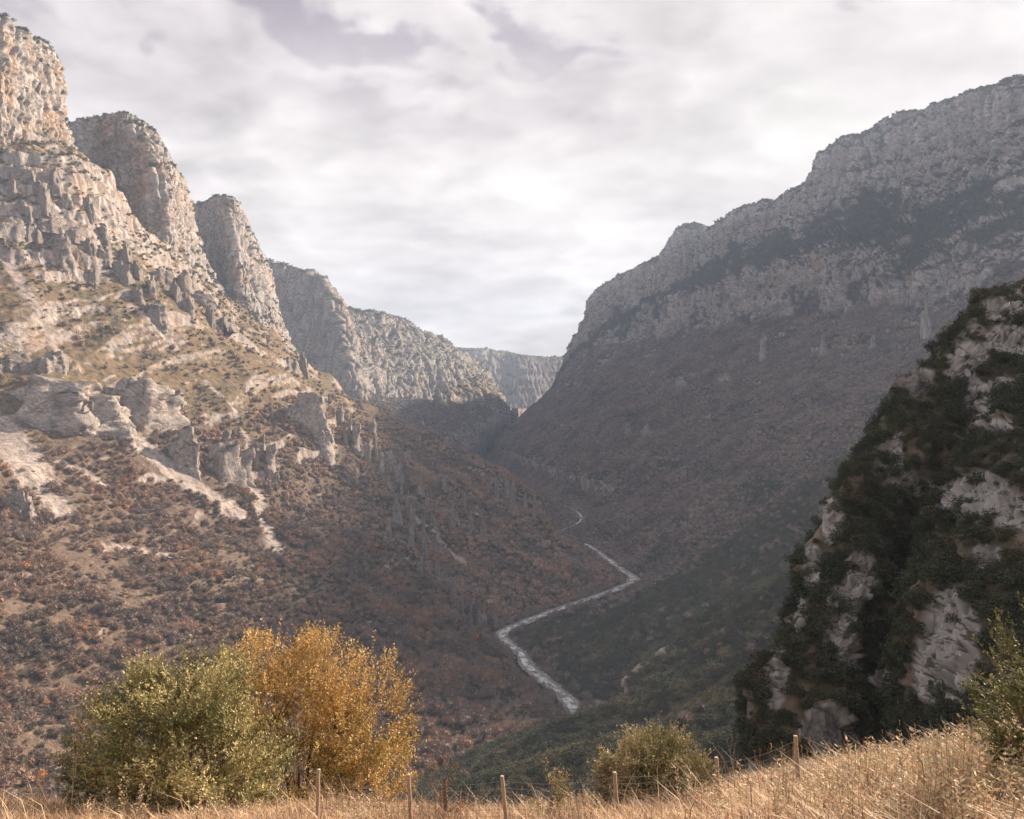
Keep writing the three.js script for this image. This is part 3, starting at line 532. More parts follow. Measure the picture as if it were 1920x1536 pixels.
// a leaf: two triangles folded along the midrib
function leaf(s, r, p, dir, len, wid, col) {
  const d = new THREE.Vector3(...dir).normalize(), u = new THREE.Vector3(r() - 0.5, r() - 0.5, r() - 0.5).cross(d).normalize(), k = new THREE.Vector3().crossVectors(d, u);
  const m = [p[0] + d.x * len * 0.5, p[1] + d.y * len * 0.5, p[2] + d.z * len * 0.5], tip = [p[0] + d.x * len, p[1] + d.y * len, p[2] + d.z * len], f = wid * 0.3;
  const L = [m[0] + u.x * wid * 0.5 + k.x * f, m[1] + u.y * wid * 0.5 + k.y * f, m[2] + u.z * wid * 0.5 + k.z * f], R = [m[0] - u.x * wid * 0.5 + k.x * f, m[1] - u.y * wid * 0.5 + k.y * f, m[2] - u.z * wid * 0.5 + k.z * f];
  tri(s, p, L, tip, col, [k.x + u.x * -0.4, k.y + u.y * -0.4, k.z + u.z * -0.4]); tri(s, p, tip, R, col, [k.x + u.x * 0.4, k.y + u.y * 0.4, k.z + u.z * 0.4]);
}
function ball(r) { let x, y, z; do { x = r() * 2 - 1; y = r() * 2 - 1; z = r() * 2 - 1; } while (x * x + y * y + z * z > 1); return [x, y, z]; }
// one-metre-high tree shapes; crowns are clumps of small faces
function clumpCrown(seed, { clumps, leaves, size, rx, ry, cy, tone, spread = 0.3 }) {
  const r = rng(seed), s = soup();
  for (let k = 0; k < clumps; k++) {
    const b = ball(r), q = Math.hypot(...b) || 1, m = 0.55 + 0.45 * r(), c = [b[0] / q * rx * m, cy + b[1] / q * ry * m, b[2] / q * rx * m], sz = spread * (0.6 + 0.6 * r()), t = jit(r, tone, 0.35);
    for (let i = 0; i < leaves; i++) { const o = ball(r), l = Math.hypot(...o) || 1, e = 0.5 + 0.5 * r(), p = [c[0] + o[0] / l * sz * e, Math.max(0.02, c[1] + o[1] / l * sz * e * 0.8), c[2] + o[2] / l * sz * e]; leaf(s, r, p, [o[0] + (r() - 0.5), o[1] + (r() - 0.3), o[2] + (r() - 0.5)], size * (0.7 + 0.6 * r()), size * 0.8, jit(r, t, 0.4)); }
  }
  return fromSoup(s);
}
function bareCrown(seed, n, tone, sz, body) {                                    // fine twigs, no leaves left
  const r = rng(seed), s = soup(), ico = new THREE.IcosahedronGeometry(1, 2).attributes.position.array;
  for (let t = 0; t < ico.length; t += 9) { const v = [0, 3, 6].map((k) => { const a = ico[t + k], b = ico[t + k + 1], c = ico[t + k + 2], m = body * (1 + 0.55 * n3(a * 1.6 + seed * 3.3, b * 1.6, c * 1.6) + 0.45 * n3(a * 4.5, b * 4.5 + seed, c * 4.5)); return [a * m, 0.56 + b * m * 0.95, c * m]; }); tri(s, ...v, jit(r, tone, 0.4)); }
  for (let k = 0; k < n; k++) {
    const b = ball(r), q = Math.hypot(...b) || 1, m = 0.45 + 0.55 * r(), p = [b[0] / q * 0.40 * m, 0.60 + b[1] / q * 0.38 * m, b[2] / q * 0.40 * m], o = [b[0] + (r() - 0.5) * 0.9, b[1] * 0.7 + 0.5 + (r() - 0.5) * 0.6, b[2] + (r() - 0.5) * 0.9];
    leaf(s, r, p, o, sz * (1.4 + r()), sz * 0.34, jit(r, tone, 0.4));
  }
  return fromSoup(s);
}
function trunkShape(seed, col, r0 = 0.028) {
  const r = rng(seed), s = soup(); limb(s, [0, -0.06, 0], [0.01, 0.42, 0.01], r0, r0 * 0.6, col, 6);
  for (let k = 0; k < 6; k++) { const a = k * 1.05 + r(), y = 0.2 + 0.2 * r(); limb(s, [0.005, y, 0.005], [Math.cos(a) * 0.26, y + 0.25 + 0.25 * r(), Math.sin(a) * 0.26], r0 * 0.5, r0 * 0.12, col, 4); }
  return fromSoup(s);
}
const mFoliage = new THREE.MeshStandardMaterial({ vertexColors: true, roughness: 0.9, side: THREE.DoubleSide });
const mLeaf = new THREE.MeshPhysicalMaterial({ vertexColors: true, roughness: 0.6, side: THREE.DoubleSide, transmission: 0.22, thickness: 0, ior: 1.3 });
const mBark = new THREE.MeshStandardMaterial({ vertexColors: true, roughness: 1 });
const white = [1, 1, 1];
const shapes = {
  bare: [11, 12, 13].map((k) => ({ crown: bareCrown(k, 210, white, 0.13, 0.27), trunk: trunkShape(k, white) })),
  thin: [16, 17, 18].map((k) => ({ crown: mergeGeometries([bareCrown(k, 150, white, 0.13, 0.06), trunkShape(k, white, 0.02)]) })),
  bareFar: [14, 15].map((k) => ({ crown: bareCrown(k, 40, white, 0.2, 0.38) })),
  shrub: [21, 22, 23, 24].map((k) => ({ crown: clumpCrown(k, { clumps: 13, leaves: 34, size: 0.095, rx: 0.46, ry: 0.40, cy: 0.46, tone: white, spread: 0.24 }), trunk: trunkShape(k, white, 0.035) })),
  shrubFar: [25, 26].map((k) => ({ crown: clumpCrown(k, { clumps: 8, leaves: 9, size: 0.26, rx: 0.42, ry: 0.36, cy: 0.44, tone: white, spread: 0.2 }) })),
};

// ------------------------------------------------------------------ woods on the slopes
function scatter(s, seed, per, keep) {                                            // points spread over a surface: 'per' square metres each, kept with a chance
  const r = rng(seed), out = [], { P, N, idx } = s;
  for (let t = 0; t < idx.length; t += 3) {
    const a = idx[t] * 3, b = idx[t + 1] * 3, c = idx[t + 2] * 3;
    const ux = P[b] - P[a], uy = P[b + 1] - P[a + 1], uz = P[b + 2] - P[a + 2], vx = P[c] - P[a], vy = P[c + 1] - P[a + 1], vz = P[c + 2] - P[a + 2];
    let m = Math.hypot(uy * vz - uz * vy, uz * vx - ux * vz, ux * vy - uy * vx) / 2 / per;
    while (m > 0) {
      if (m < 1 && r() > m) break; m -= 1;
      let e = r(), f = r(); if (e + f > 1) { e = 1 - e; f = 1 - f; }
      const p = [P[a] + ux * e + vx * f, P[a + 1] + uy * e + vy * f, P[a + 2] + uz * e + vz * f]; if (p[2] > -20) continue;
      const [px, py] = toPixel(...p); if (px < -200 || px > 2120 || py > 1640) continue;
      const w = keep(p, [N[a], N[a + 1], N[a + 2]], idx[t], r); if (w) out.push({ p, ...w, turn: r() * 6.28, pick: r() });
    }
  }
  return out;
}
const near = [], M4 = new THREE.Matrix4(), Q = new THREE.Quaternion(), UP = new THREE.Vector3(0, 1, 0), col3 = new THREE.Color();
function plantAll(list, kinds, name, label, category, material = mFoliage) {
  kinds.forEach((g, k) => {
    const mine = list.filter((q) => Math.floor(q.pick * kinds.length) === k); if (!mine.length) return;
    const im = new THREE.InstancedMesh(g.crown, material, mine.length);
    mine.forEach((q, i) => { M4.compose(new THREE.Vector3(q.p[0], q.p[1] - 0.04 * q.h, q.p[2]), Q.setFromAxisAngle(UP, q.turn), new THREE.Vector3(q.h * q.w, q.h, q.h * q.w)); im.setMatrixAt(i, M4); im.setColorAt(i, col3.setRGB(...q.c)); });
    put(shade(im), name, { kind: 'stuff', label, category });
  });
}
const rc = rng(99);
const WOOD = [[0.14, 0.110, 0.096], [0.25, 0.190, 0.160]];
const leftTrees = scatter(left, 5, 17, (p, n, i, r) => {
  const [x, y, z] = p, h = y - riverY(-z), a = fbm(x / 70, y / 70, z / 70, 3), b = fbm(x / 200 + 4, 0, z / 200, 2); if (riverDistance(x, z) < 15) return null;
  const low = sstep(60, -110, y + 70 * a - 0.05 * (x + 300));
  let dens = clamp(0.06 + 0.85 * low + 0.5 * (a + b) * (0.3 + low)) * sstep(0.35, 0.6, n[1]) * (1 - sstep(0.1, 0.5, mem.left[i])); const bank = sstep(52, 24, riverDistance(x, z)); dens = Math.max(dens, 0.6 * sstep(50, 10, h), 0.5 * bank); dens *= 1 - 0.85 * sstep(0.12, 0.34, n3(x / 55 + 70, y / 55, z / 55) + 0.3 * n3(x / 18, 3, z / 18)) * (1 - bank); if (r() > dens) return null;
  const rust = clamp(0.45 + 1.6 * n3(x / 45, 2, z / 45) + 0.5 * (r() - 0.5)), tone = clamp(0.5 + 1.8 * n3(x / 70 + 5, 7, z / 70) + 0.5 * (r() - 0.5));
  let c = mixc(mixc(WOOD[0], WOOD[1], tone), [0.37, 0.235, 0.15], rust * 0.7); if (r() < 0.01) c = [0.44, 0.23, 0.10];
  return { h: mix(1.5, 9, r() ** 2.2) * (h < 50 ? 1.3 : 1) * (1 - 0.2 * bank), w: (0.9 + 0.35 * r()) * (1 - 0.25 * bank), c: jit(r, c, 0.3) };
});
const evergreenTone = (r) => jit(r, mixc([0.045, 0.056, 0.034], [0.085, 0.090, 0.046], r()), 0.4);
const leftGreen = scatter(left, 6, 40, (p, n, i, r) => {
  const [x, y, z] = p, a = fbm(x / 90 + 30, y / 90, z / 90, 3); if (riverDistance(x, z) < 15) return null;
  const up = sstep(40, 250, y), shadeSide = sstep(-330, -120, x + 0.1 * z + 190);
  const dens = clamp(0.05 + 0.5 * a + 0.16 * up + (0.55 + 0.9 * a) * shadeSide * sstep(60, -60, y)) * sstep(0.18, 0.45, n[1]) * (1 - 0.6 * sstep(0.3, 0.8, scree(p))); if (r() > dens) return null;
  return { h: mix(2.2, 5.5, r() ** 1.5), w: 0.95 + 0.4 * r(), c: evergreenTone(r) };
});
const rightTrees = scatter(right, 7, 44, (p, n, i, r) => {
  const [x, y, z] = p, a = fbm(x / 90 + 8, y / 90, z / 90, 3), d = -z; if (riverDistance(x, z) < 15) return null;
  let dens = clamp(0.85 + a - 0.92 * sstep(1500, 850, d + 250 * a)) * (1 - 0.8 * sstep(0.15, 0.35, n3(x / 60 + 11, y / 60, z / 60))) * sstep(0.3, 0.55, n[1]) * (1 - sstep(0.2, 0.7, mem.right[i])); if (r() > dens) return null;
  let c = mixc(WOOD[0], WOOD[1], clamp(0.5 + 1.6 * n3(x / 60, 4, z / 60) + (r() - 0.5))); if (r() < 0.012) c = [0.22, 0.10, 0.05]; return { h: mix(4, 9, r()), w: 0.95 + 0.35 * r(), c: jit(r, c, 0.25) };
});
const rightGreen = scatter(right, 8, 14, (p, n, i, r) => {
  const [x, y, z] = p, a = fbm(x / 110 + 8, y / 110, z / 110, 3), d = -z; if (riverDistance(x, z) < 15) return null;
  const dens = clamp(0.75 * sstep(1450, 750, d + 260 * a) + 0.6 * sstep(0.06, 0.26, a) + 0.25 * sstep(0.62, 0.45, n[1])) * sstep(0.2, 0.5, n[1]) * (1 - 0.8 * sstep(0.3, 0.8, scree(p))); if (r() > dens) return null;
  return { h: mix(2.4, 8.5, r() ** 2), w: 1 + 0.4 * r(), c: mixc(evergreenTone(r), [0.19, 0.15, 0.075], clamp(0.3 + 1.4 * n3(x / 50, 9, z / 50)) * r()) };
});
const wallGreen = [[wall, 70, -0.2, 1], [farWall, 300, -0.35, 0], [towers[0], 110, -0.28, 0], [towers[1], 110, -0.28, 0], [towers[2], 110, -0.15, 0], [talus, 150, 0.05, 0], [headWall, 900, -0.3, 0]].flatMap(([s, per, g, bench], k) => scatter(s, 40 + k, per, (p, n, i, r) => {
  const [x, y, z] = p, v = s.vs[Math.floor(i / s.nu)], a = fbm(x / 130, y / 60, z / 130, 3), b = fbm(x / 30, y / 30, z / 30, 3), w = fbm(x / 150 + 9, y / 150, z / 150, 3);
  const shelf = bench * sstep(0.52, 0.24, Math.abs(v - 1.6 + 1.5 * w) + 0.8 * b + 0.9 * Math.max(0, a)) + bench * 0.6 * sstep(0.12, 0.36, -ridge(x / 100 + 3.3, y / 480, z / 100, 2) + 0.5 * b - 0.05), foot = bench * sstep(0.26, 0.06, v + 1.6 * w + 0.7 * b - 0.05);
  if (r() > Math.max(shelf * 0.8, foot * 0.8, sstep(0.3, 0.6, n[1] + 0.75 * a + 0.35 * b + g))) return null; return { h: mix(4, 9, r() ** 1.5), w: 0.8 + 0.5 * r(), c: foot > 0.4 && r() < 0.6 ? jit(r, [0.10, 0.072, 0.060], 0.3) : evergreenTone(r) };
}));
const talusTrees = scatter(talus, 60, 110, (p, n, i, r) => (riverDistance(p[0], p[2]) < 17 || n[1] < 0.5 || r() > 0.8) ? null : { h: mix(4, 9, r()), w: 1.1, c: jit(r, mixc(WOOD[0], WOOD[1], r()), 0.35) });
const flatTrees = scatter({ P: flats.attributes.position.array, N: flats.attributes.normal.array, idx: flats.index.array }, 61, 42, (p, n, i, r) => (p[2] > -1450 || riverDistance(p[0], p[2]) < 12 || r() > 0.9) ? null : { h: mix(5, 10, r()), w: 0.95, c: jit(r, mixc(WOOD[0], WOOD[1], r()), 0.35) });
{
  const r = rng(62);
  for (let i = 4; i < riverPath.length - 2; i++) for (let k = 0; k < 9; k++) {
    const q = riverPath[i], b = riverPath[i + 1], t = new THREE.Vector3().subVectors(b, q).setY(0), l = t.length() || 1; if (-q.z > 2300 || r() > l / 9) continue;
    const side = r() < 0.5 ? -1 : 1, off = side * (9 + 17 * r() ** 1.3), e = r(), x = q.x + t.x * e - t.z / l * off, z = q.z + t.z * e + t.x / l * off; if (n3(x / 40, 8, z / 40) < -0.15 || riverDistance(x, z) < 8) continue;
    flatTrees.push({ p: [x, riverY(-z) + 0.4 + Math.max(0, Math.abs(off) - 13) * 0.10 - 1, z], h: mix(4, 9, r()), w: 0.75 + 0.25 * r(), turn: r() * 6.28, pick: r(), c: jit(r, mixc([0.22, 0.175, 0.145], [0.33, 0.265, 0.215], r()), 0.3) });
  }
}
// the trees that show largest stand singly, the rest is wood
function largest(list, count, far) {
  const seen = list.filter((q) => { const [px, py] = toPixel(q.p[0], q.p[1] + q.h * 0.6, q.p[2]); return px > 0 && px < 1920 && py > 0 && py < 1500 && depthAt(px, py) > -q.p[2] * 0.97; }).sort((a, b) => b.h / -b.p[2] - a.h / -a.p[2]).slice(0, count);
  const s = new Set(seen), rest = list.filter((q) => !s.has(q)); return { seen, mid: rest.filter((q) => -q.p[2] < far), far: rest.filter((q) => -q.p[2] >= far) };
}
const singles = [];
function standing(q, shape, name, label, category, group) {
  const g = new THREE.Group(); g.position.set(q.p[0], q.p[1] - 0.04 * q.h, q.p[2]); g.rotation.y = q.turn; g.scale.set(q.h * q.w, q.h, q.h * q.w);
  const m = shape.mats ??= new Map(), key = Math.round(q.c[0] * 60) + ',' + Math.round(q.c[1] * 60); if (!m.has(key)) { const t = mFoliage.clone(); t.color.setRGB(...q.c); m.set(key, t); }
  part(shape.crown, m.get(key), 'crown', g); part(shape.trunk, mTrunk, 'trunk', g);
  put(g, name, { label, category, group }); singles.push(g);
}
const mTrunk = new THREE.MeshStandardMaterial({ vertexColors: true, roughness: 1 }); mTrunk.color.setRGB(0.11, 0.085, 0.07);
const lt = largest(leftTrees, 150, 1150), lg = largest(leftGreen, 70, 1150), rt = largest(rightTrees, 60, 1150), rg = largest(rightGreen, 130, 1150);
for (const q of lt.seen) standing(q, shapes.bare[Math.floor(q.pick * 3)], 'bare_tree', 'bare brown tree in the wood at the foot of the left slope', 'tree', 'bare trees low on the left slope');
for (const q of rt.seen) standing(q, shapes.bare[Math.floor(q.pick * 3)], 'bare_tree', 'bare grey-brown tree on the near right slope above the river', 'tree', 'bare trees on the near right slope');
for (const q of lg.seen) standing(q, shapes.shrub[Math.floor(q.pick * 4)], 'evergreen_bush', 'dark evergreen bush dotted on the left slope', 'bush', 'evergreen bushes on the left slope');
for (const q of rg.seen) standing(q, shapes.shrub[Math.floor(q.pick * 4)], 'evergreen_bush', 'dark evergreen bush in the thicket on the near right slope', 'bush', 'evergreen bushes on the near right slope');
plantAll(lt.mid, shapes.bare, 'left_slope_wood', 'rust-brown bare wood covering the lower left slope', 'woodland');
plantAll([...lt.far], shapes.bareFar, 'left_slope_far_wood', 'bare brown wood on the far left spur', 'woodland');
plantAll(lg.mid, shapes.shrub, 'left_slope_scrub', 'dark green scrub scattered over the left slope', 'scrub');
plantAll(lg.far, shapes.shrubFar, 'left_slope_far_scrub', 'dark green scrub high among the left rocks', 'scrub');
plantAll(rt.mid, shapes.bare, 'right_slope_wood', 'grey-brown bare wood by the river on the right', 'woodland');
plantAll(rt.far, shapes.bareFar, 'right_slope_far_wood', 'purple-brown bare wood under the long right cliff', 'woodland');
plantAll(rg.mid, shapes.shrub, 'right_slope_scrub', 'dense dark green scrub on the near right slope', 'scrub');
plantAll(rg.far, shapes.shrubFar, 'right_slope_far_scrub', 'dark green scrub patches on the far right slope', 'scrub');
plantAll(wallGreen, shapes.shrubFar, 'cliff_ledge_scrub', 'dark green trees clinging to cliff ledges', 'scrub');
plantAll(flatTrees.filter((q) => q.p[2] < -1500), shapes.bareFar, 'river_flats_wood', 'bare wood on the flats inside the far river bend', 'woodland');
plantAll(flatTrees.filter((q) => q.p[2] >= -1500), shapes.thin, 'river_bank_wood', 'pale bare trees lining the river banks', 'woodland');
plantAll(talusTrees, shapes.bareFar, 'far_slope_wood', 'bare wood below the far cliffs', 'woodland');
console.log('woods', leftTrees.length, leftGreen.length, rightTrees.length, rightGreen.length, wallGreen.length, talusTrees.length);

// ------------------------------------------------------------------ rock outcrops and pinnacles
// a solid given by its distance field, meshed with surface nets
function solid(field, lo, hi, res, colour) {
  const n = [0, 1, 2].map((k) => Math.round((hi[k] - lo[k]) / res) + 1), V = new Float32Array(n[0] * n[1] * n[2]), id = (i, j, k) => (k * n[1] + j) * n[0] + i;
  for (let k = 0; k < n[2]; k++) for (let j = 0; j < n[1]; j++) for (let i = 0; i < n[0]; i++) V[id(i, j, k)] = field(lo[0] + i * res, lo[1] + j * res, lo[2] + k * res);
  const vert = new Int32Array(V.length).fill(-1), P = [], idx = [], E = [[0, 1], [2, 3], [4, 5], [6, 7], [0, 2], [1, 3], [4, 6], [5, 7], [0, 4], [1, 5], [2, 6], [3, 7]], c8 = new Float32Array(8);
  for (let k = 0; k < n[2] - 1; k++) for (let j = 0; j < n[1] - 1; j++) for (let i = 0; i < n[0] - 1; i++) {
    let m = 0; for (let q = 0; q < 8; q++) { c8[q] = V[id(i + (q & 1), j + ((q >> 1) & 1), k + (q >> 2))]; if (c8[q] < 0) m++; } if (!m || m === 8) continue;
    let x = 0, y = 0, z = 0, c = 0; for (const [a, b] of E) if ((c8[a] < 0) !== (c8[b] < 0)) { const t = c8[a] / (c8[a] - c8[b]); x += mix(a & 1, b & 1, t); y += mix((a >> 1) & 1, (b >> 1) & 1, t); z += mix(a >> 2, b >> 2, t); c++; }
    vert[id(i, j, k)] = P.length / 3; P.push(lo[0] + (i + x / c) * res, lo[1] + (j + y / c) * res, lo[2] + (k + z / c) * res);
  }
  const quad = (a, b, c, d, f) => { if (a < 0 || b < 0 || c < 0 || d < 0) return; if (f) idx.push(a, b, c, a, c, d); else idx.push(a, c, b, a, d, c); };
  for (let k = 1; k < n[2] - 1; k++) for (let j = 1; j < n[1] - 1; j++) for (let i = 1; i < n[0] - 1; i++) {
    const v = V[id(i, j, k)] < 0;
    if (v !== V[id(i + 1, j, k)] < 0) quad(vert[id(i, j - 1, k - 1)], vert[id(i, j, k - 1)], vert[id(i, j, k)], vert[id(i, j - 1, k)], v);
    if (v !== V[id(i, j + 1, k)] < 0) quad(vert[id(i - 1, j, k - 1)], vert[id(i - 1, j, k)], vert[id(i, j, k)], vert[id(i, j, k - 1)], v);
    if (v !== V[id(i, j, k + 1)] < 0) quad(vert[id(i - 1, j - 1, k)], vert[id(i, j - 1, k)], vert[id(i, j, k)], vert[id(i - 1, j, k)], v);
  }
  const g = new THREE.BufferGeometry(); g.setAttribute('position', new THREE.Float32BufferAttribute(P, 3)); g.setIndex(idx); g.computeVertexNormals();
  const N = g.attributes.normal.array, colr = [], uv = []; for (let i = 0; i < P.length; i += 3) { colr.push(...colour(P[i], P[i + 1], P[i + 2], N[i + 1])); uv.push(P[i] * 1.3 + P[i + 1] * 0.4, P[i + 2] * 1.3 + P[i + 1]); }
  g.setAttribute('color', new THREE.Float32BufferAttribute(colr, 3)); g.setAttribute('uv', new THREE.Float32BufferAttribute(uv, 2)); return g;
}
// rocks about one metre wide and high, rooted below their foot: leaning blocks grown together, split by joints
function rockShape(seed, res, kind, tone, mossy, aspect = 1, crisp = 0) {
  const r = rng(seed), o = r() * 60, B = [], tilt = (r() - 0.5) * 0.5;
  const count = kind === 'pin' ? 7 : 13;
  for (let k = 0; k < count; k++) {
    const far = kind === 'pin' ? 0.22 : 0.40, a = r() * 6.28, q = k ? far * Math.sqrt(r()) : 0, hx = kind === 'pin' ? 0.16 + 0.14 * r() : 0.12 + 0.17 * r(), top = kind === 'pin' ? (k ? 0.3 + 0.55 * r() : 1) : (k ? 0.22 + 0.7 * (1 - q) * r() ** 0.7 : 0.97), hz = hx * (0.6 + 0.6 * r());
    B.push({ x: Math.cos(a) * q, z: Math.sin(a) * q, top, hx: hx * (kind === 'pin' ? 1 : 1.2), hz, c: Math.cos(tilt + (r() - 0.5) * 0.8), s: Math.sin(tilt + (r() - 0.5) * 0.8), lx: (r() - 0.5) * 0.22, lz: (r() - 0.5) * 0.22, taper: kind === 'pin' ? 0.6 + 0.3 * r() : 0.25 + 0.35 * r() });
  }
  const field = (x, y, z) => {
    let d = 9; const yy = y * aspect;
    for (const b of B) {
      const t = (y + 0.4) / (b.top + 0.4), w = 1 - b.taper * t, ux = x - b.x - b.lx * y, uz = z - b.z - b.lz * y, px = ux * b.c - uz * b.s, pz = ux * b.s + uz * b.c, dx = Math.abs(px) - b.hx * w * 1.15, dz = Math.abs(pz) - b.hz * w * 1.15, dy = y - b.top + 0.35 * px;
      const e = Math.max(dx, dz, dy), h = Math.max(0.06 - Math.abs(d - e), 0) / 0.06; d = Math.min(d, e) - h * h * 0.015;
    }
    if (d > 0.2 || d < -0.2) return d;
    const w = worley(x / 0.17 + o, yy / 0.21, z / 0.17 + o), bed = n3(x * 1.2 + o, yy * 13, z * 1.2);
    d += 0.028 * sstep(0.13, 0.0, w[1] - w[0]) + 0.05 * (w[2] - 0.5) + 0.016 * bed + 0.10 * fbm(x * 4.5 + o, yy * 4, z * 4.5, 4) + 0.09 * n3(x * 2.2 + o, yy * 2, z * 2.2);
    if (crisp) { const u = worley(x / 0.085 + o, yy / 0.12, z / 0.085 + o); d += 0.030 * (u[2] - 0.5) + 0.020 * sstep(0.16, 0, u[1] - u[0]) - 0.05 * fbm(x * 4.5 + o, yy * 4, z * 4.5, 4); }
    return d;
  };
  return solid(field, [-0.85, -1.05, -0.85], [0.85, 1.2, 0.85], res, (x, y, z, ny) => {
    const yy = y * aspect, f = fbm(x * 3 + o, yy * 2.5, z * 3, 3), st = fbm(x * 8 + o + 3, yy * 1.5, z * 8, 3);
    let c = mixc(tone, tone.map((t) => t * 1.3), clamp(0.45 + 1.8 * f)); c = mixc(c, tone.map((t) => t * 0.42), sstep(0.02, 0.3, st) * 0.7); c = mixc(c, [0.44, 0.26, 0.14], sstep(0.06, 0.3, -st + 0.6 * f) * (crisp ? 0.08 : 0.4));
    return mixc(c, [0.10, 0.085, 0.042], mossy * sstep(0.5, 0.8, ny + 0.4 * f));
  });
}
const paleTone = [0.40, 0.365, 0.34], greyTone = [0.45, 0.413, 0.392];
const bluffTone = [0.47, 0.42, 0.385];
const bluffKinds = { wide: [1, 2, 3].map((k) => rockShape(100 + k, 0.05, 'bluff', bluffTone, 0.9, 0.5)), square: [1, 2, 3].map((k) => rockShape(110 + k, 0.05, 'bluff', bluffTone, 0.9, 1.1)) };
const pinKinds = [1, 2, 3, 4, 5, 6].map((k) => rockShape(200 + k, 0.09, 'pin', greyTone, 0.4, 1.8));
const ribKinds = [1, 2, 3, 4].map((k) => rockShape(250 + k, 0.085, 'bluff', [0.45, 0.405, 0.375], 0.35, 0.9));
const nearKinds = { square: [1, 2].map((k) => rockShape(300 + k, 0.036, 'bluff', [0.45, 0.413, 0.392], 0.4, 0.9, 1)) };
function rock(px, py, w, h, geo, name, label, category, group, material = mCliff, deep = 0.7) {       // px, py: middle of its foot; w, h in the photograph's pixels
  const q = hit(px, py); if (!q) return; const d = -q.z, m = new THREE.Mesh(geo, material);
  const W0 = w / F * d, H0 = h / F * d; m.position.copy(q); m.position.z -= 0.25 * deep * W0; m.position.y -= 0.04 * H0; m.rotation.y = (px * 13.7 + py * 7.1) % 6.28; m.scale.set(W0, H0, W0 * deep);
  shade(put(m, name, { label, category, ...(group ? { group } : {}) })); return m;
}
const bluffs = [
  [85, 778, 200, 78, 'wide pale cliff bluff at the left edge above the scree'], [262, 778, 150, 72, 'orange-stained cliff bluff with a dark overhang beside the scree chute'], [345, 880, 70, 90, 'grey bluff with mossy top beside the long scree chute'], [425, 892, 80, 96, 'grey rock bluff just above the narrow scree fan'], [490, 868, 60, 60, 'pale slab bluff right of the narrow scree gully'],
  [570, 800, 110, 72, 'slanting pale rock face in the middle of the left slope'], [25, 690, 60, 30, 'low pale rock band at the left edge'], [100, 690, 60, 34, 'pale rock step beside the upper scree chute'], [655, 830, 46, 60, 'grey rock head where the left spur begins'], [20, 960, 60, 60, 'pale broken rock below the left scree'],
];
for (const [px, py, w, h, label] of bluffs) rock(px, py, w, h * 0.92, h / w < 0.7 ? bluffKinds.wide[px % 3] : bluffKinds.square[px % 3], 'rock_bluff', label, 'rock', null);
const rr = rng(17);
const ribs = [[160, 470], [200, 480], [225, 520], [255, 515], [285, 545], [300, 530], [330, 560], [345, 575], [370, 560], [395, 600], [420, 605], [110, 470], [60, 450], [40, 400], [90, 420], [140, 440], [20, 360], [70, 370], [120, 390], [160, 400], [190, 440], [230, 480], [350, 540], [540, 690], [565, 690], [100, 340], [40, 330], [290, 590], [250, 560], [180, 520]];
for (const [px, py] of ribs) rock(px + 8 * (rr() - 0.5), py, 22 + 24 * rr(), 16 + 24 * rr(), ribKinds[Math.floor(rr() * 4)], 'rock_rib', 'pale limestone rib on the rocky crest below the towers', 'rock', 'limestone ribs below the towers');
const pins = [[672, 838], [690, 872], [705, 856], [716, 892], [735, 868], [728, 918], [748, 905], [765, 950], [752, 930], [772, 985], [785, 930], [800, 955], [790, 1000], [812, 990], [775, 1030], [800, 1045], [822, 1085], [838, 1110], [850, 1130], [868, 1160], [880, 1175], [845, 1000], [858, 985], [870, 960], [835, 920], [880, 995], [905, 1010], [930, 940], [948, 935], [965, 955], [985, 965], [1000, 980], [760, 870], [700, 820], [790, 1080], [812, 1130], [905, 1180], [925, 1175], [890, 1150], [640, 800], [745, 985], [730, 1010], [820, 1040]];
for (const [px, py] of pins) rock(px + 6 * (rr() - 0.5), py, 18 + 16 * rr(), 28 + 34 * rr(), pinKinds[Math.floor(rr() * 6)], 'rock_pinnacle', 'grey limestone pinnacle on the spur above the river', 'rock', 'pinnacles on the left spur');
for (const [px, py, w, h, label] of [[1740, 635, 46, 130, 'tall pale rock buttress standing out below the right cliff'], [1435, 668, 40, 44, 'single pale rock tooth at the foot of the right cliff'], [1212, 815, 34, 30, 'pale rock patch in the woods of the right slope'], [1180, 812, 26, 22, 'small pale outcrop left of the rock patch on the right slope'], [1280, 722, 40, 20, 'low grey rock band high in the right slope woods'], [1545, 660, 30, 34, 'grey rock knob under the right cliff'], [1640, 655, 30, 34, 'grey rock knob left of the tall pale buttress']]) rock(px, py, w, h, pinKinds[px % 6], 'rock_outcrop', label, 'rock', null);
rock(1552, 1405, 80, 66, nearKinds.square[0], 'crag_rock', 'jagged grey rock rising just behind the dry meadow', 'rock', null, mNear, 0.8);
rock(1716, 722, 56, 40, nearKinds.square[1], 'crag_rock', 'square rock ledge jutting from the crag skyline', 'rock', null, mNear, 0.8);

// ------------------------------------------------------------------ shrubs of the crag
const cragShrubs = scatter(crag, 71, 1.8, (p, n, i, r) => {
  const [x, y, z] = p, bare = fbm(x / 22 + 9, y / 22, z / 22, 3); if (r() > clamp(0.95 - 2.6 * Math.max(0, bare - 0.08)) * sstep(-0.4, 0.1, n[1]) * (1 - 0.93 * sstep(0.25, 0.6, cragFace[i]))) return null;
  return { h: mix(0.8, 3.0, r() ** 2), w: 1 + 0.5 * r(), c: mixc(evergreenTone(r), [0.10, 0.075, 0.03], r() < 0.12 ? 0.7 : 0.1) };
});
const cs = largest(cragShrubs, 170, 1e9);
for (const q of cs.seen) standing(q, shapes.shrub[Math.floor(q.pick * 4)], 'crag_shrub', 'dark evergreen shrub rooted on the shaded crag', 'shrub', 'shrubs on the shaded crag');
plantAll(cs.mid, shapes.shrub, 'crag_scrub', 'dark evergreen scrub filling the shaded crag', 'scrub');
